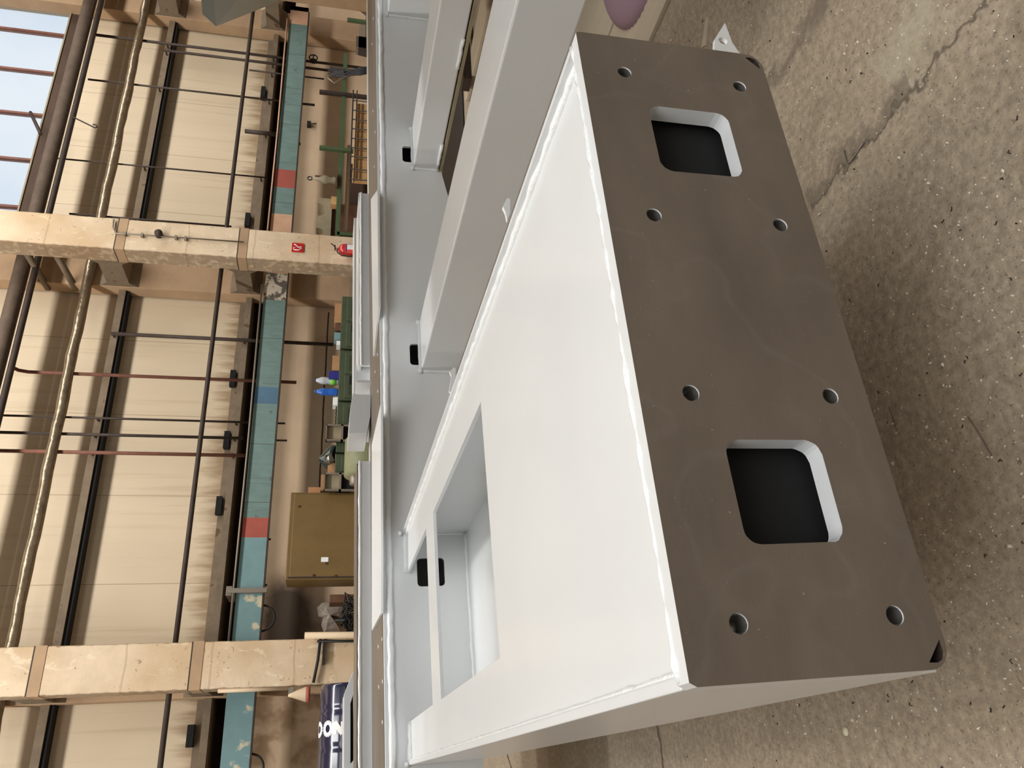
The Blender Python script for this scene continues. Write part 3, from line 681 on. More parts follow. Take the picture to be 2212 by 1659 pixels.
# left of the mustard cabinet: papers, crate, plastic, net
X0, X1_, Z0, Z1 = rect(712, 752, 1284, 1301, 10.4)
tag(MB().box(X0, X1_, 10.4, 10.7, 0, Z1).build('wooden_crate', M['brown'], None, .004), 'narrow dark brown board crate left of the mustard cabinet', 'crate')
blob('plastic_sheet', 'crumpled grey plastic sheet hanging on the wall by the pole', 'plastic sheet', [(684, 1312), (696, 1302), (712, 1300), (745, 1302), (752, 1315), (742, 1335), (715, 1330), (700, 1342), (706, 1348), (728, 1352), (735, 1365), (700, 1368), (694, 1350), (697, 1335), (688, 1332)], 11.4, M['greyplastic'], .25, 8)
nt_ = MB()
for i in range(26):
    p = bY(752 + random.uniform(-6, 14), 1295 + i * 2.8, 10.2); nt_.tube([p + Vector((random.uniform(-.1, .1), random.uniform(-.1, .1), random.uniform(-.12, .1))) for _ in range(5)] , .009, 5)
nt_.tube([(bY(745, 1340, 10.2).x, 10.2, 0.0), (bY(745, 1340, 10.2).x, 10.2, 1.4)], .02, 6)
tag(nt_.build('cable_tangle', M['cable'], None), 'tangle of black cables on a stand left of the mustard cabinet', 'cables', None, 'stuff')
# blue wrapped roll with white lettering
rl = thing('wrapped_roll', 'large navy blue wrapped roll with white letters at the left edge', 'roll', (0, 9.3, 0))
xr = bY(715, 1481, 9.3).x; xl = -1.6
ztop = bY(688, 1600, 9.3).z; r = .30; zc = ztop - r
prof = [(0, xl), (r * .97, xl)]
X = xl
while X < xr - .02:
    prof.append((r * (1 - (.03 if (int((X - xl) * 100) % 37) < 3 else 0)), X)); X += .03
prof += [(r * .97, xr), (0, xr)]
MB().lathe(prof, (0, 0, zc), 40, axis=0).build('film', M['navy'], rl)
MB().box(xl + .2, xr - .1, -.28, .28, 0, zc - r * .9).build('stand', M['brown'], rl)
# letters run down the curved face, tops towards the right end
def onroll(s, x, lift=.004):           # s = distance down the curve from the top line
    a = s / r; return Vector((x, -(r + lift) * math.sin(a), zc + (r + lift) * math.cos(a)))
def stroke(mb, pts, w):
    for (s0, x0), (s1, x1) in zip(pts, pts[1:]):
        L_ = math.hypot(s1 - s0, x1 - x0); nx, ns = (s1 - s0) / L_ * w / 2, -(x1 - x0) / L_ * w / 2
        k = 4
        vs = []
        for i in range(k + 1):
            s = s0 + (s1 - s0) * i / k; x = x0 + (x1 - x0) * i / k
            vs += [onroll(s + ns, x + nx), onroll(s - ns, x - nx)]
        mb.add(vs, [(2 * i, 2 * i + 1, 2 * i + 3, 2 * i + 2) for i in range(k)])
def photo_s(x):                        # picture column -> distance down the roll
    best = None
    for i in range(0, 60):
        s = i * .01; v = onroll(s, 0.4); c = RB @ Vector((v.x, v.y + 9.3, v.z - CH)); px = W / 2 - F * c.y / -c.z
        if best is None or abs(px - x) < best[0]: best = (abs(px - x), s)
    return best[1]
xm = bY(715, 1573, 9.3).x; xt = bY(715, 1560, 9.05).x; xb_ = bY(715, 1587, 9.05).x
lt_ = MB(); wd_ = .042
def ell(s0, s1, xa, xb):
    return [((s0 + s1) / 2 + (s1 - s0) / 2 * math.cos(a), (xa + xb) / 2 + (xb - xa) / 2 * math.sin(a)) for a in [2 * PI * k / 16 for k in range(17)]]
sO1, sO2, sN1, sN2 = photo_s(699), photo_s(715), photo_s(719), photo_s(741)
stroke(lt_, ell(sO1 + .01, sO2, xb_, xt), wd_); lt_.build('letter', M['white'], rl); lt_ = MB()
stroke(lt_, ell(max(.01, photo_s(689) - .06), photo_s(695), xb_, xt), wd_); lt_.build('letter', M['white'], rl); lt_ = MB()
stroke(lt_, [(sN1 + .015, xb_), (sN1 + .015, xt)], wd_ * 1.2); stroke(lt_, [(sN1 + .015, xt), (sN2 - .01, xb_)], wd_ * 1.1); stroke(lt_, [(sN2, xb_), (sN2 - .005, xt)], wd_ * 1.2)
lt_.build('letter', M['white'], rl)

# right bay: green rack, crate, cables, castings
YR = 10.4
za = bY(745, 170, YR); zb_ = bY(728, 500, YR)
rk = thing('steel_rack', 'green painted steel rack frame in front of the right wall', 'rack', (7.6, YR, 0))
zr = (za.z + zb_.z) / 2
MB().box(0, za.x - 7.6 + .6, -.03, .03, zr - .035, zr + .035).build('rail', M['greenp'], rk)
for px in (325, 205):
    p = bY(720, px, YR); col = M['greenp'] if px == 325 else M['darkmetal']
    MB().box(p.x - 7.6 - .03, p.x - 7.6 + .03, -.06, .0, 0, bY(690, px, YR).z).build('post', col, rk)
MB().box(.05, .11, -.03, .03, 0, zr).build('leg', M['greenp'], rk); MB().box(4.9, 4.96, -.03, .03, 0, zr).build('leg', M['greenp'], rk)
p1, p2 = bY(745, 330, YR), bY(737, 525, YR)
tag(MB().tube([(7.5, YR + .1, zr - .13), (9.6, YR + .1, zr - .13)], .035, 8).build('pole', M['stick']), 'pale pipe lying under the green rack rail', 'pole')
for X in (7.62, 9.5): pass
X0, X1_, Z0, Z1 = rect(746, 790, 395, 520, 10.75)
tag(MB().box(7.5, 9.4, 10.7, 10.74, 0, bY(746, 450, 10.7).z).build('board', M['darkboard']), 'dark brown board leaning behind the frame right of the extinguisher column', 'board')
# crate of orange boards with wire frame
YC = 9.6
cr_ = thing('board_stack', 'row of upright orange boards in a rusty wire cage', 'boards', (0, YC, 0))
ys = [222, 243, 263, 283, 304, 324, 343, 370, 392]
for i in range(len(ys) - 1):
    xa, xb = bY(770, ys[i + 1], YC).x, bY(770, ys[i], YC).x
    zt = bY(769 - (ys[i] - 222) * .05, ys[i], YC).z
    MB().box(xa + .006, xb - .006, 0, .06, 0, zt).build('board', M['pine'], cr_, .01)
wf = MB(); xa, xb = bY(765, 398, YC).x, bY(765, 200, YC).x; zt = bY(759, 300, YC).z
wf.tube([(xa, -.05, zt), (xb, -.05, zt)], .012, 5); wf.tube([(xa, -.05, zt - .06), (xb, -.05, zt - .06)], .01, 5)
for y in ys: p = bY(765, y, YC); wf.tube([(p.x, -.05, zt + .01), (p.x, -.05, 0)], .010, 5)
wf.build('wire_cage', M['darkmetal'], cr_)
# bundle of dark cables hanging over the rail
cbm = MB()
for i in range(26):
    q = [bY(722 + random.uniform(-14, 8), 158 + random.uniform(-14, 12), 10.36), bY(746 + random.uniform(-5, 5), 158 + random.uniform(-10, 8), 10.34), bY(778, 155 + random.uniform(-10, 8), 10.1), bY(798, 150 + random.uniform(-8, 8), 10.1), bY(830, 150 + random.uniform(-8, 8), 10.1)]
    cbm.tube(q, .011, 5)
tag(cbm.build('cable_bundle', M['cable']), 'bundle of dark cables slung over the green rack', 'cables')
tag(MB().tube([bY(708, 168, 10.15), bY(722, 180, 10.15), bY(742, 168, 10.15), bY(755, 164, 10.15)], .014, 6).build('wire', M['galv']), 'bent pale wire hanging beside the cable bundle', 'wire')
# valve wheel
p = bY(677, 132, 11.12)
v_ = thing('valve', 'dark valve with a handwheel on the right downpipe', 'valve', p)
MB().lathe([(0, -.06), (.04, -.06), (.05, 0), (.04, .06), (0, .06)], (0, 0, 0), 12).build('valve_body', M['cable'], v_)
MB().tube(arc((0, -.08, 0), .075, 0, 360, 16), .012, 5).box(-.075, .075, -.085, -.075, -.01, .01).box(-.01, .01, -.085, 0, -.01, .01).build('handwheel', M['cable'], v_)
# chain block with ring
p = bY(700, 388, 10.35)
hb = thing('chain_hoist', 'grey chain hoist with a ring standing on the green rail', 'hoist', (p.x, 10.35, zr + .035))
hh = bY(664, 385, 10.35).z - zr - .035
MB().tube(arc((0, 0, hh - .04), .035, 0, 360, 14), .010, 5).build('ring', M['cable'], hb)
MB().lathe([(.0, 0), (.05, 0), (.06, .05), (.045, .12), (.07, .17), (.07, .22), (.03, .3), (.02, hh - .08), (0, hh - .08)], (0, 0, 0), 12).build('body', M['castiron'], hb)
MB().box(-.14, .14, -.03, .03, .0, .03).box(.05, .07, -.01, .01, .0, hh * .75).build('lever', M['brown'], hb)
# casting with two round notches
X0, X1_, Z0, Z1 = rect(684, 716, 428, 512, 10.6)
cs = thing('casting', 'grey concrete block with two round cut-outs beside the extinguisher column', 'casting', (X0, 10.6, 0))
w = X1_ - X0; zb0 = Z0; zt0 = Z1
poly = [(0, zb0), (w, zb0), (w, zt0), (w - .1, zt0)]
poly += [(w - .24 + .13 * math.cos(math.radians(a)), zt0 + .0 - .15 * math.sin(math.radians(a))) for a in range(0, 181, 20)]
poly += [(.22, zt0), (.18 + .0, zt0)] + [(.1 + .07 * math.cos(math.radians(a)), zt0 - .13 * math.sin(math.radians(a))) for a in range(0, 181, 20)] + [(0, zt0)]
MB().prism(poly, 1, 0, .35).build('block', M['castiron'], cs)
MB().box(.05, w - .05, .05, .3, 0, zb0).build('pedestal', M['brown'], cs)
X0, X1_, Z0, Z1 = rect(715, 730, 428, 445, 10.5)
tag(MB().box(X0, X1_, 10.46, 10.58, zr + .035, Z1).build('wooden_block', M['pine']), 'small orange block on the green rail under the casting', 'block')
# little dark thing stuck on the wall
p = bY(667, 268, 11.45)
tag(MB().box(p.x - .05, p.x + .05, 11.42, 11.5, p.z - .04, p.z + .03).tube([(p.x, 11.44, p.z), (p.x - .02, 11.4, p.z - .14)], .012, 5).build('wall_hook', M['cable']), 'small black hook fixed in the shadow band of the right wall', 'hook')

# overhead painted housing entering from the right
hs = MB()
fp = [bY(425, -120, 5.0), bY(437, 30, 5.0), bY(467, 57, 5.0), bY(455, -120, 5.0)]
bk = [bY(425, -120, 6.4) , bY(445, 20, 6.4), bY(600, 4, 6.4), bY(640, -160, 6.4)]
F0, F1, F2, F3 = fp; B0, B1, B2, B3 = bk
hso = MB(); hso.hexa([F0, F1, F2, F3, B0, B1, B2, B3])
hobj = thing('housing_shade_deck', 'pale grey painted steel housing high at the upper right, with an added platform to shade the beams', 'housing', (11.0, 4.0, 0))
oo = hso.build('hood', M['boxgrey']); oo.parent = hobj; oo.matrix_parent_inverse = Matrix.Translation(-hobj.location)
MB().box(-9.85, 1.5, -2.6, .35, 4.12, 4.4).build('shade_deck', M['boxgrey'], hobj)  # added out of view to shade the cross beams
MB().box(-3.2, 1.5, .35, 2.2, 4.12, 4.4).build('arm', M['boxgrey'], hobj)
MB().box(-3.0, -2.6, 1.7, 2.1, F3.z + .2, 4.12).build('hanger', M['boxgrey'], hobj)
for yy in (-1.9, 1.8): MB().box(1.1, 1.5, yy, yy + .4, 0, 4.12).build('pillar', M['boxgrey'], hobj)

# ================================================================== THE WELDED STEEL FRAME
fr_ = thing('welded_steel_frame', 'huge grey-white painted welded steel machine frame with a bare machined end plate', 'steel frame', (0, 0, CH))
fr_.matrix_world = Matrix.Translation((0, 0, CH)) @ TILT.transposed().to_4x4()
x0, x1, z0, z1 = .078, 1.293, -.469, -.872
PT, BD = M['paint'], M['bead']
YF = 4.453
def part(name, mb, m=None, bevel=0, parent=None): return mb.build(name, m or PT, parent or fr_, bevel)
# end plate
outl = []
r_ = .034
outl += [(x0 + .006, z0), (x1 - .004, z0), (x1, z0 - .006)]
for k in range(7): a = math.radians(0 - 90 * k / 6); outl.append((x1 - r_ + r_ * math.cos(a), z1 + r_ + r_ * math.sin(a)))
for k in range(7): a = math.radians(-90 - 90 * k / 6); outl.append((x0 + r_ + r_ * math.cos(a), z1 + r_ + r_ * math.sin(a)))
outl.append((x0, z0 - .01))
bxs = (.154, .502, .848, 1.195); bzs = (-.556, -.803)
holes = [circ(a, b, .0142) for a in bxs for b in bzs]
def wobble(l, amp): return [(p[0] + random.uniform(-amp, amp), p[1] + random.uniform(-amp, amp)) for p in l]
holes.append(wobble(rrect(.262, .424, -.757, -.594, .024, 6), .0007)); holes.append(wobble(rrect(.953, 1.113, -.756, -.590, .024, 6), .0007))
holes.append([(x0 + .040, z1 + .008), (x0 + .010, z1 + .036), (x0 + .009, z1 + .022), (x0 + .013, z1 + .013), (x0 + .024, z1 + .008)])
holes.append([(x1 - .040, z1 + .008), (x1 - .010, z1 + .036), (x1 - .009, z1 + .022), (x1 - .013, z1 + .013), (x1 - .024, z1 + .008)][::-1])
ep = part('end_plate', MB().plate(outl, holes, 1, 1.0, 1.036, 0, 1, 1, ((11, 12), 2)), [M['steel'], PT, M['darkmetal']])  # shade in the corner slots put into the darker wall material
for a in bxs:
    for b in bzs:
        prof = []
        for i in range(15): prof.append((.0141 if i % 2 else .0126, .002 + i * .0024))
        mb = MB(); n = 20; vs = []
        for r, h in prof:
            for k in range(n): an = 2 * PI * k / n; vs.append((a + r * math.cos(an), 1.0 + h, b + r * math.sin(an)))
        mb.add(vs, [(i * n + k, i * n + (k + 1) % n, (i + 1) * n + (k + 1) % n, (i + 1) * n + k) for i in range(len(prof) - 1) for k in range(n)], 0, True)
        mb.add(vs[-n:], [tuple(range(n))], 0)
        part('threaded_hole', mb, M['thread'], 0, ep)
# box behind the plate
T = .02
ty = z0 - .021
zc_ = ty - .018
KZ = ty / -.469
op1 = [(.272 * KZ, 2.110 * KZ), (1.012 * KZ, 2.110 * KZ), (1.012 * KZ, 3.20 * KZ), (.272 * KZ, 3.20 * KZ)]
outer = [(x0 + T, 1.036), (x1 - T, 1.036), (x1 - T, YF), (1.052, YF), (1.015 * KZ, 3.43 * KZ), (.275 * KZ, 3.43 * KZ), (.285, YF), (x0 + T, YF)]
part('top_plate', MB().plate(outer, [op1], 2, ty, ty - .015), PT, .0012)
part('side_plate', MB().box(x1 - .012, x1, 1.0395, YF, z1 + .01, z0), PT, .0015)
part('side_plate', MB().box(x0, x0 + T, 1.0395, YF, z1 - .006, z0 - .006), PT, .003)
part('bottom_plate', MB().box(x0 + T, x1 - .012, 1.036, YF, z1 + .012, z1 + .03), PT)
part('partition_plate', MB().box(x0 + T, x1 - .012, 1.98, 2.0, z1 + .03, ty - .015), PT)
part('corner_shade', MB().box(x0 + .004, x0 + .048, 1.0362, 1.0392, z1 + .004, z1 + .045), M['dark']); part('corner_shade', MB().box(x1 - .048, x1 - .004, 1.0362, 1.0392, z1 + .004, z1 + .045), M['dark'])  # black patches stand in for shade behind the corner slots
part('inner_shade', MB().box(x0 + T + .002, x1 - .014, 1.052, 1.06, z1 + .031, ty - .016), M['dark'])  # black sheet stands in for the unlit inside behind the plate windows
b_ = MB(); b_.bead((x1 - .019, 1.05, ty - .001), (x1 - .019, YF, ty - .001), .0115); b_.bead((x0 + T + .001, 1.05, ty + .003), (x0 + T + .001, YF, ty + .003), .0075)
b_.bead((x0 + .01, 1.034, z0 - .009), (x1 - .01, 1.034, z0 - .009), .012, 0, .02)
part('weld_bead', b_, BD)
b_ = MB(); b_.bead((x0 + .01, YF - .006, ty + .002), (.285, YF - .010, ty + .002), .02); b_.bead((1.06, YF - .010, ty), (x1 - .02, YF - .010, ty), .02)
b_.bead((x0 + T, YF - .006, z1 + .034), (x1 - .01, YF - .006, z1 + .034), .010); b_.bead((x1 - .016, YF - .006, z1 + .04), (x1 - .016, YF - .006, ty), .008)
b_.lathe([(.0, -.014), (.012, -.01), (.016, 0), (.012, .01), (0, .014)], (x1 - .008, YF - .014, z0 + .012), 10); b_.lathe([(.0, -.014), (.012, -.01), (.016, 0), (.012, .01), (0, .014)], (x0 + .004, YF - .014, z0 + .006), 10)
part('weld_bead', b_, BD)
# underside lug on the right
y_ = 1.10
def sp2(x, y, Y): v = sY(x, y, Y); return (v.x, v.z)
lg_ = [sp2(1566, 49, y_), sp2(1544, 84, y_), sp2(1543, 112, y_), sp2(1600, 118, y_), sp2(1582, 92, y_)]
hc = sp2(1562, 88, y_)
part('lifting_lug', MB().plate(lg_, [circ(hc[0], hc[1], .011, 14)], 1, y_, y_ + .01), PT, .001)
# clips on the far side of the box
def clip(P, yc):
    part('cable_clip', MB().plate([sp2(a, b, yc) for a, b in P], [], 1, yc, yc + .012), PT, .001)
def ydepth(x, y, z=-.49): return sZ(x, y, z).y
yc = ydepth(1112, 470)
clip([(1096, 427), (1086, 446), (1092, 458), (1096, 477), (1102, 462), (1103, 430)], yc)
part('clip_base', MB().box(x1, x1 + .09, yc, yc + .06, -.62, -.53), M['darkmetal'])
yc2 = ydepth(980, 830)
clip([(980, 793), (971, 803), (975, 812), (970, 845), (975, 850), (984, 820), (985, 795)], yc2)
part('clip_base', MB().box(x1, x1 + .07, yc2, yc2 + .06, -.62, -.53), M['darkmetal'])

# long beam: front web with square openings
xL, xR = -.75, 9.5
wh = [rrect(.979, 1.140, -.706, -.549, .022, 4), rrect(2.392, 2.548, -.706, -.547, .022, 4), rrect(4.088, 4.240, -.70, -.539, .022, 4)]
part('web_plate', MB().plate([(xL, -.86), (3.55, -.86), (3.8, -.862), (4.02, -.822), (xR, -.822), (xR, -.39), (xL, -.39)], wh, 1, YF, YF + .018), PT, .0012)
part('flange_plate', MB().box(xL, xR, YF - .012, 5.62, -.386, -.356), PT, .002)
part('machined_strip', MB().box(xL, xR, YF + .012, 5.40, -.356, -.3535), M['steel'])
part('bottom_flange', MB().box(xL, 3.5, YF + .018, 5.60, -.86, -.84), PT)
part('bottom_flange', MB().box(3.5, xR, YF + .018, 5.60, -.822, -.80), PT)
part('rear_web', MB().box(xL, xR, 5.56, 5.58, -.84, -.386), PT)
b_ = MB(); b_.bead((xL, YF - .012, -.391), (xR, YF - .012, -.391), .016, 0, .045); part('weld_bead', b_, BD)
# upper parts standing on the flange
Y2 = 5.42; zt_l = sY(777, 1250, Y2).z; zt_r = sY(780, 600, Y2).z
Xa = sY(790, 996, Y2).x; Xb1, Xb0 = sY(790, 418, Y2).x, sY(800, 790, Y2).x
part('upper_web', MB().box(xL, Xa, Y2, Y2 + .02, -.356, zt_l), PT, .001)
part('upper_web', MB().box(Xb0, Xb1, Y2, Y2 + .02, -.356, zt_r), PT, .001)
b_ = MB(); b_.bead((xL, Y2 - .006, zt_l), (Xa, Y2 - .006, zt_l), .010, 0, .05); b_.bead((Xb0, Y2 - .006, zt_r), (Xb1, Y2 - .006, zt_r), .010, 0, .05); part('weld_bead', b_, BD)
part('upper_flange', MB().box(xL, Xa - .02, Y2 - .005, Y2 + .42, zt_l, zt_l + .02), M['steel'], .001)
part('upper_flange', MB().box(Xb0, Xb1, Y2 - .005, Y2 + .42, zt_r, zt_r + .02), PT, .001)
# gusset plates lying on the flange
def top_poly(pts, z): return [(sZ(x, y, z).x, sZ(x, y, z).y) for x, y in pts]
part('gusset_plate', MB().plate(top_poly([(822, 872), (803, 960), (803, 1362), (822, 1325)], -.338), [], 2, -.338, -.3535), BD, .002)
part('gusset_plate', MB().plate(top_poly([(815, 410), (801, 430), (806, 770), (817, 664)], -.338), [], 2, -.338, -.3535), PT, .002)
def hole_glints(hs, z=-.3535):  # white discs painted for the shine of the drilled holes
    for x, y in hs:
        v = sZ(x, y, z); part('hole_glint', MB().lathe([(0, 0), (.011, 0), (.011, .004), (0, .004)], (v.x, v.y, z), 10), BD)
hole_glints([(826, 1381), (818, 1397), (827, 1472), (819, 1484), (827, 1560), (822, 726), (816, 766), (811, 803), (817, 845), (824, 808), (807, 40), (804, 95), (811, 285), (809, 360), (806, 240)])
# raised box and rear rail
Y3 = 5.28
q = [sp2(776, 852, Y3), sp2(801, 852, Y3), sp2(800, 900, Y3), sp2(793, 936, Y3), sp2(753, 936, Y3), sp2(757, 880, Y3), sp2(762, 850, Y3)]
part('raised_box', MB().plate(q, [], 1, Y3, Y3 + .35), PT, .002)
Y4 = 5.95
qa, qb = sY(752, 880, Y4), sY(763, 470, Y4)
part('rear_rail', MB().box(sY(755, 930, Y4).x, sY(763, 470, Y4).x, Y4, Y4 + .25, -.42, sY(764, 650, Y4).z), PT, .004)
part('pocket_plate', MB().box(sY(790, 850, 5.5).x, sY(790, 790, 5.5).x, 5.5, 5.52, -.356, sY(768, 820, 5.5).z), PT, .001)
part('pocket_plate', MB().box(sY(790, 852, 5.5).x - .01, sY(790, 852, 5.5).x + .01, 5.28, 5.5, -.356, sY(768, 850, 5.5).z), PT, .001)
# block at the left end with a dark slot
Y5 = 5.95
sl_ = [sp2(763, 1500, Y5), sp2(757, 1520, Y5), sp2(757, 1650, Y5), sp2(764, 1642, Y5)]
bo = [sp2(790, 1448, Y5), sp2(762, 1452, Y5), sp2(743, 1500, Y5), sp2(742, 1760, Y5), sp2(790, 1760, Y5)]
part('end_block', MB().plate(bo, [sl_], 1, Y5, Y5 + .05), PT, .002)
part('end_block_back', MB().box(sp2(743, 1760, Y5)[0], sp2(760, 1470, Y5)[0], Y5 + .3, Y5 + .32, -.38, sp2(745, 1600, Y5)[1] - .01), M['dark'])
part('end_block_top', MB().box(sp2(743, 1760, Y5)[0], sp2(743, 1500, Y5)[0], Y5 + .05, Y5 + .32, sp2(743, 1560, Y5)[1] - .012, sp2(743, 1560, Y5)[1]), PT)
part('end_block_foot', MB().box(sp2(743, 1760, Y5)[0], sp2(790, 1448, Y5)[0], 5.6, Y5 + .32, -.40, -.38), PT)
# cross beams running back towards the viewer
def beam(xa, xb, zt, zb, ya, low_strip=False):
    bm_ = part('cross_beam', MB().box(xa, xb, ya, YF, zb, zt), PT, .009)
    w_ = MB(); w_.bead((xa - .003, YF - .006, zb), (xa - .003, YF - .006, zt), .011, 0, .03); w_.bead((xa, YF - .006, zt + .003), (xb, YF - .006, zt + .003), .011, 0, .03)
    w_.lathe([(0, -.02), (.018, -.01), (.02, 0), (.016, .012), (0, .02)], (xa - .004, YF - .012, zt + .006), 9); w_.lathe([(0, -.02), (.018, -.01), (.02, 0), (.016, .012), (0, .02)], (xb, YF - .012, zt + .006), 9)
    w_.build('weld_bead', BD, bm_)
    if low_strip: MB().box(xa - .012, xb + .02, ya, YF - .01, zb - .028, zb - .008).build('lower_strip', M['castiron'], bm_)
    if low_strip:
        for y in (4.4, 3.5, 2.62): MB().bead((xa - .003, y, zb + .01), (xa - .003, y - .22, zb + .01), .012).build('weld_bead', BD, bm_)
    return bm_
beam(2.349, 2.706, -.614, -.856, .6)
beam(4.030, 4.407, -.614, -.800, .6, True)
bE = sY(837, 33, YF)
beam(bE.x, bE.x + .9, bE.z, -.80, .9)
# square tube bracket behind the beam, upper right
Y6 = 7.0
tb = thing('tube_stand', 'dark grey square tube stand with a white rim behind the steel frame', 'stand', (bY(785, 100, Y6).x, Y6, 0))
pa = bY(770, 96, Y6); pb2 = bY(775, 84, Y6); w = abs(pb2.x - pa.x) + .03; zt6 = bY(769, 90, Y6).z
MB().plate(rrect(-w / 2 - .03, w / 2 + .03, -.06, .06, .005, 1), [rrect(-w / 2 - .015, w / 2 + .015, -.045, .045, .004, 1)], 2, zt6, zt6 - .12).build('socket', M['galv'], tb)
MB().box(-w / 2 - .014, w / 2 + .014, -.044, .044, zt6 - .08, zt6 - .07).build('socket_floor', M['dark'], tb)
MB().hexa([(-w / 2 - .03, -.06, zt6 - .03), (w / 2 + .03, -.06, zt6 - .03), (w / 2 + .03, -.06, 0), (-.35, -.06, 0), (-w / 2 - .03, .06, zt6 - .03), (w / 2 + .03, .06, zt6 - .03), (w / 2 + .03, .06, 0), (-.35, .06, 0)]).build('gusset', M['darkmetal'], tb)

# trestles carrying the frame
def trestle(x, y, w, d, zt, label):
    t = thing('steel_trestle', label, 'trestle', (x, y, 0), 'steel trestles under the frame')
    MB().box(-w / 2, w / 2, -d / 2, d / 2, zt - .08, zt).build('top_beam', M['darkmetal'], t)
    for sx in (-1, 1):
        MB().box(sx * (w / 2 - .06) - .03, sx * (w / 2 - .06) + .03, -.03, .03, .02, zt - .08).build('leg', M['darkmetal'], t)
        MB().box(sx * (w / 2 - .06) - .06, sx * (w / 2 - .06) + .06, -d / 2, d / 2, 0, .02).build('foot', M['darkmetal'], t)
def under(x, y, zs):         # hall height of the frame's underside at x, y of its own axes
    v = TILT.transposed() @ Vector((x, y, zs)); return v.x, v.y, v.z + CH
for (x, y, zs, lab) in ((.68, 2.6, z1 - .006, 'dark steel trestle under the box beam behind the machined plate'), (.68, 5.0, -.86, 'dark steel trestle under the left part of the long beam'), (3.1, 5.0, -.86, 'dark steel trestle under the middle of the long beam'), (7.6, 5.0, -.822, 'dark steel trestle under the far right of the long beam')):
    X, Y, Z = under(x, y, zs); trestle(X, Y, .8, .14, Z, lab)

# ================================================================== FLOOR THINGS
a = bZ(1243, 66); b = bZ(1342, 30); c = bZ(1432, 40)
tag(MB().box(b.x + .018, b.x + 1.0, 1.2, 4.3, 0, .024).build('plywood_sheet', M['plank'], None, .003), 'pale plywood sheet on the floor right beside the second cross beam', 'plywood sheet', 'plywood sheets on the floor')
tag(MB().box(c.x, b.x - .012, 1.2, 4.1, 0, .024).build('plywood_sheet', M['plank'], None, .003), 'pale plywood sheet on the floor nearer the machined plate', 'plywood sheet', 'plywood sheets on the floor')
p = bZ(1022, 60); q = bZ(1012, 212)
tag(MB().prism([(q.x - .05, q.y), (q.x + .25, q.y - .05), (q.x + .3, q.y - 2.5), (q.x - .3, q.y - 2.5), (q.x - .14, q.y - .1)], 2, 0, .05).build('timber_board', M['plank'], None, .01), 'pale timber board on the floor seen between two cross beams', 'board')
p = bZ(1022, 122)
tag(MB().box(6.2, 10.5, 7.62, 9.9, 0, .02).build('gap_shade_sheet', M['cable']), 'black sheet added on the floor under the long beam for the shade there', 'sheet')  # stands in for shade and dark machinery in the gap between beams
tag(MB().box(p.x - .5, p.x + .9, p.y - .1, p.y + .1, .0505, .15).build('steel_bar', M['darkmetal']), 'dark steel bar lying across the timber board', 'bar')
# mauve ribbed cloth bundle at the top edge
c0 = bZ(1355, -118, .06); n1, n2 = 96, 14; vs = []
for j in range(n2 + 1):
    th = PI / 2 * j / n2
    for i in range(n1):
        ph = 2 * PI * i / n1; rr = 1 + .012 * (1 if i % 2 else -1) * math.cos(th)
        vs.append((c0.x + .46 * rr * math.cos(ph) * math.cos(th), c0.y + .36 * rr * math.sin(ph) * math.cos(th), .024 + .14 * math.sin(th)))
mb = MB().add(vs, [(j * n1 + i, j * n1 + (i + 1) % n1, (j + 1) * n1 + (i + 1) % n1, (j + 1) * n1 + i) for j in range(n2) for i in range(n1)], 0, True)
tag(mb.build('cloth_bundle', M['mauve']), 'mauve ribbed knitted bundle on the plywood at the picture edge', 'cloth')
a = bZ(1530, 38); b = bZ(1522, 100)
v_ = (b - a).normalized(); n_ = Vector((-v_.y, v_.x, 0)) * .022
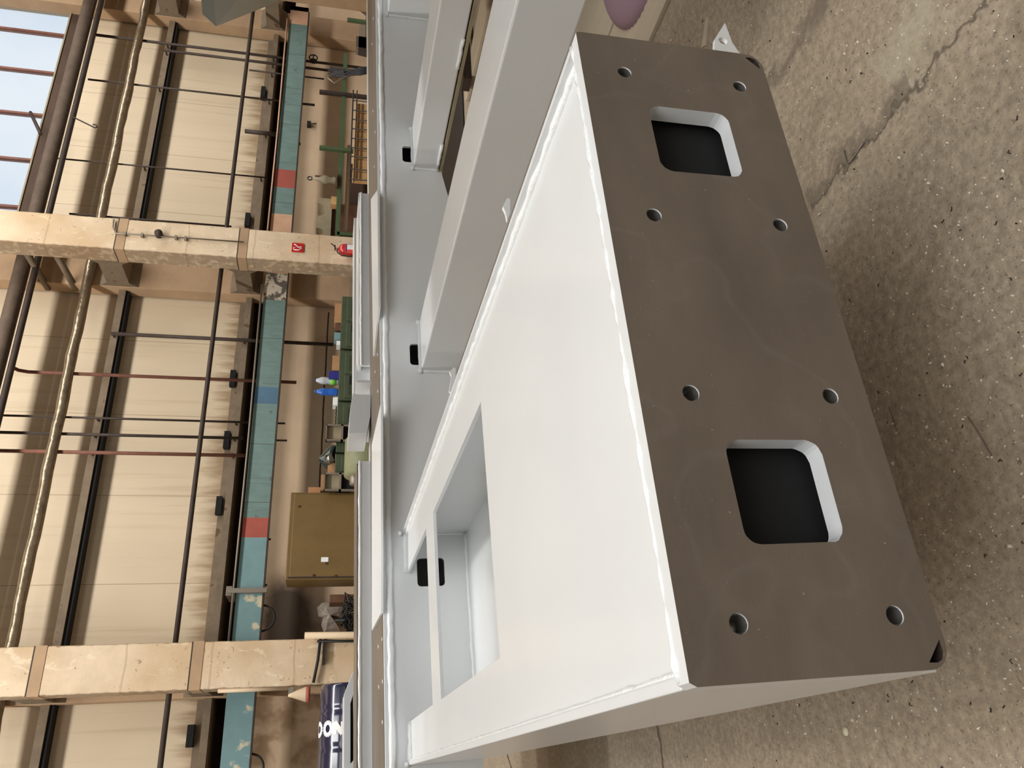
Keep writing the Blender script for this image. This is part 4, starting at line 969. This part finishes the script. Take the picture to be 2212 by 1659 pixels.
tag(MB().hexa([a - n_ * .5, b - n_, b + n_, a + n_ * .5] + [p + Vector((0, 0, .006)) for p in (a - n_ * .5, b - n_, b + n_, a + n_ * .5)]).build('wood_splinter', M['plank']), 'thin yellowish wood splinter on the floor above the lifting lug', 'splinter')
a = bZ(1828, 1580)
blobv = MB().lathe([(0, 0), (.014, 0), (.012, .004), (0, .006)], a, 7)
tag(blobv.build('paper_scrap', mat('cream_paper', (214, 206, 178), .8)), 'small cream scrap on the floor at the lower right', 'scrap')
p = [bZ(1826, 325), bZ(1829, 345), bZ(1833, 353), bZ(1840, 350), bZ(1868, 308)]
tag(MB().tube([v + Vector((0, 0, .004)) for v in p], .0022, 5).build('wire_bit', M['galv']), 'bent bright wire bit on the floor in the crack', 'wire')
# swarf with painted glint scattered over the floor
sw = MB(); random.seed(11)
for i in range(1700):
    x = random.uniform(1400, 2260); y = random.uniform(-40, 1700)
    v = bZ(x, y); s = random.uniform(.0012, .0045) * (1.8 if random.random() < .06 else 1); a = random.uniform(0, 2 * PI)
    dx, dy = math.cos(a) * s, math.sin(a) * s
    sw.add([(v.x - dx, v.y - dy, .0005), (v.x + dy * .5, v.y - dx * .5, .0005 + s * .5), (v.x + dx, v.y + dy, .0008), (v.x - dy * .5, v.y + dx * .5, .0005), (v.x, v.y, .001 + s * .9)],
           [(0, 1, 4), (1, 2, 4), (2, 3, 4), (3, 0, 4), (0, 3, 2, 1)])
sm_ = mat('glint_swarf', (244, 236, 216), .35, .1)  # near-white, hardly metallic colour carries the glint of the chips
tag(sw.build('metal_swarf', sm_), 'bright metal chips scattered over the brown floor', 'swarf', None, 'stuff')
dk = MB()
for i in range(140):
    x = random.uniform(1400, 2260); y = random.uniform(-40, 1700); v = bZ(x, y); s = random.uniform(.002, .006); a = random.uniform(0, 6.3)
    dk.tube([(v.x, v.y, .001), (v.x + math.cos(a) * s, v.y + math.sin(a) * s, .003), (v.x + math.cos(a + 1) * s * 1.8, v.y + math.sin(a + 1) * s * 1.8, .001)], .0012, 4)
tag(dk.build('dark_debris', M['cable']), 'tiny dark curls and crumbs on the brown floor', 'debris', None, 'stuff')
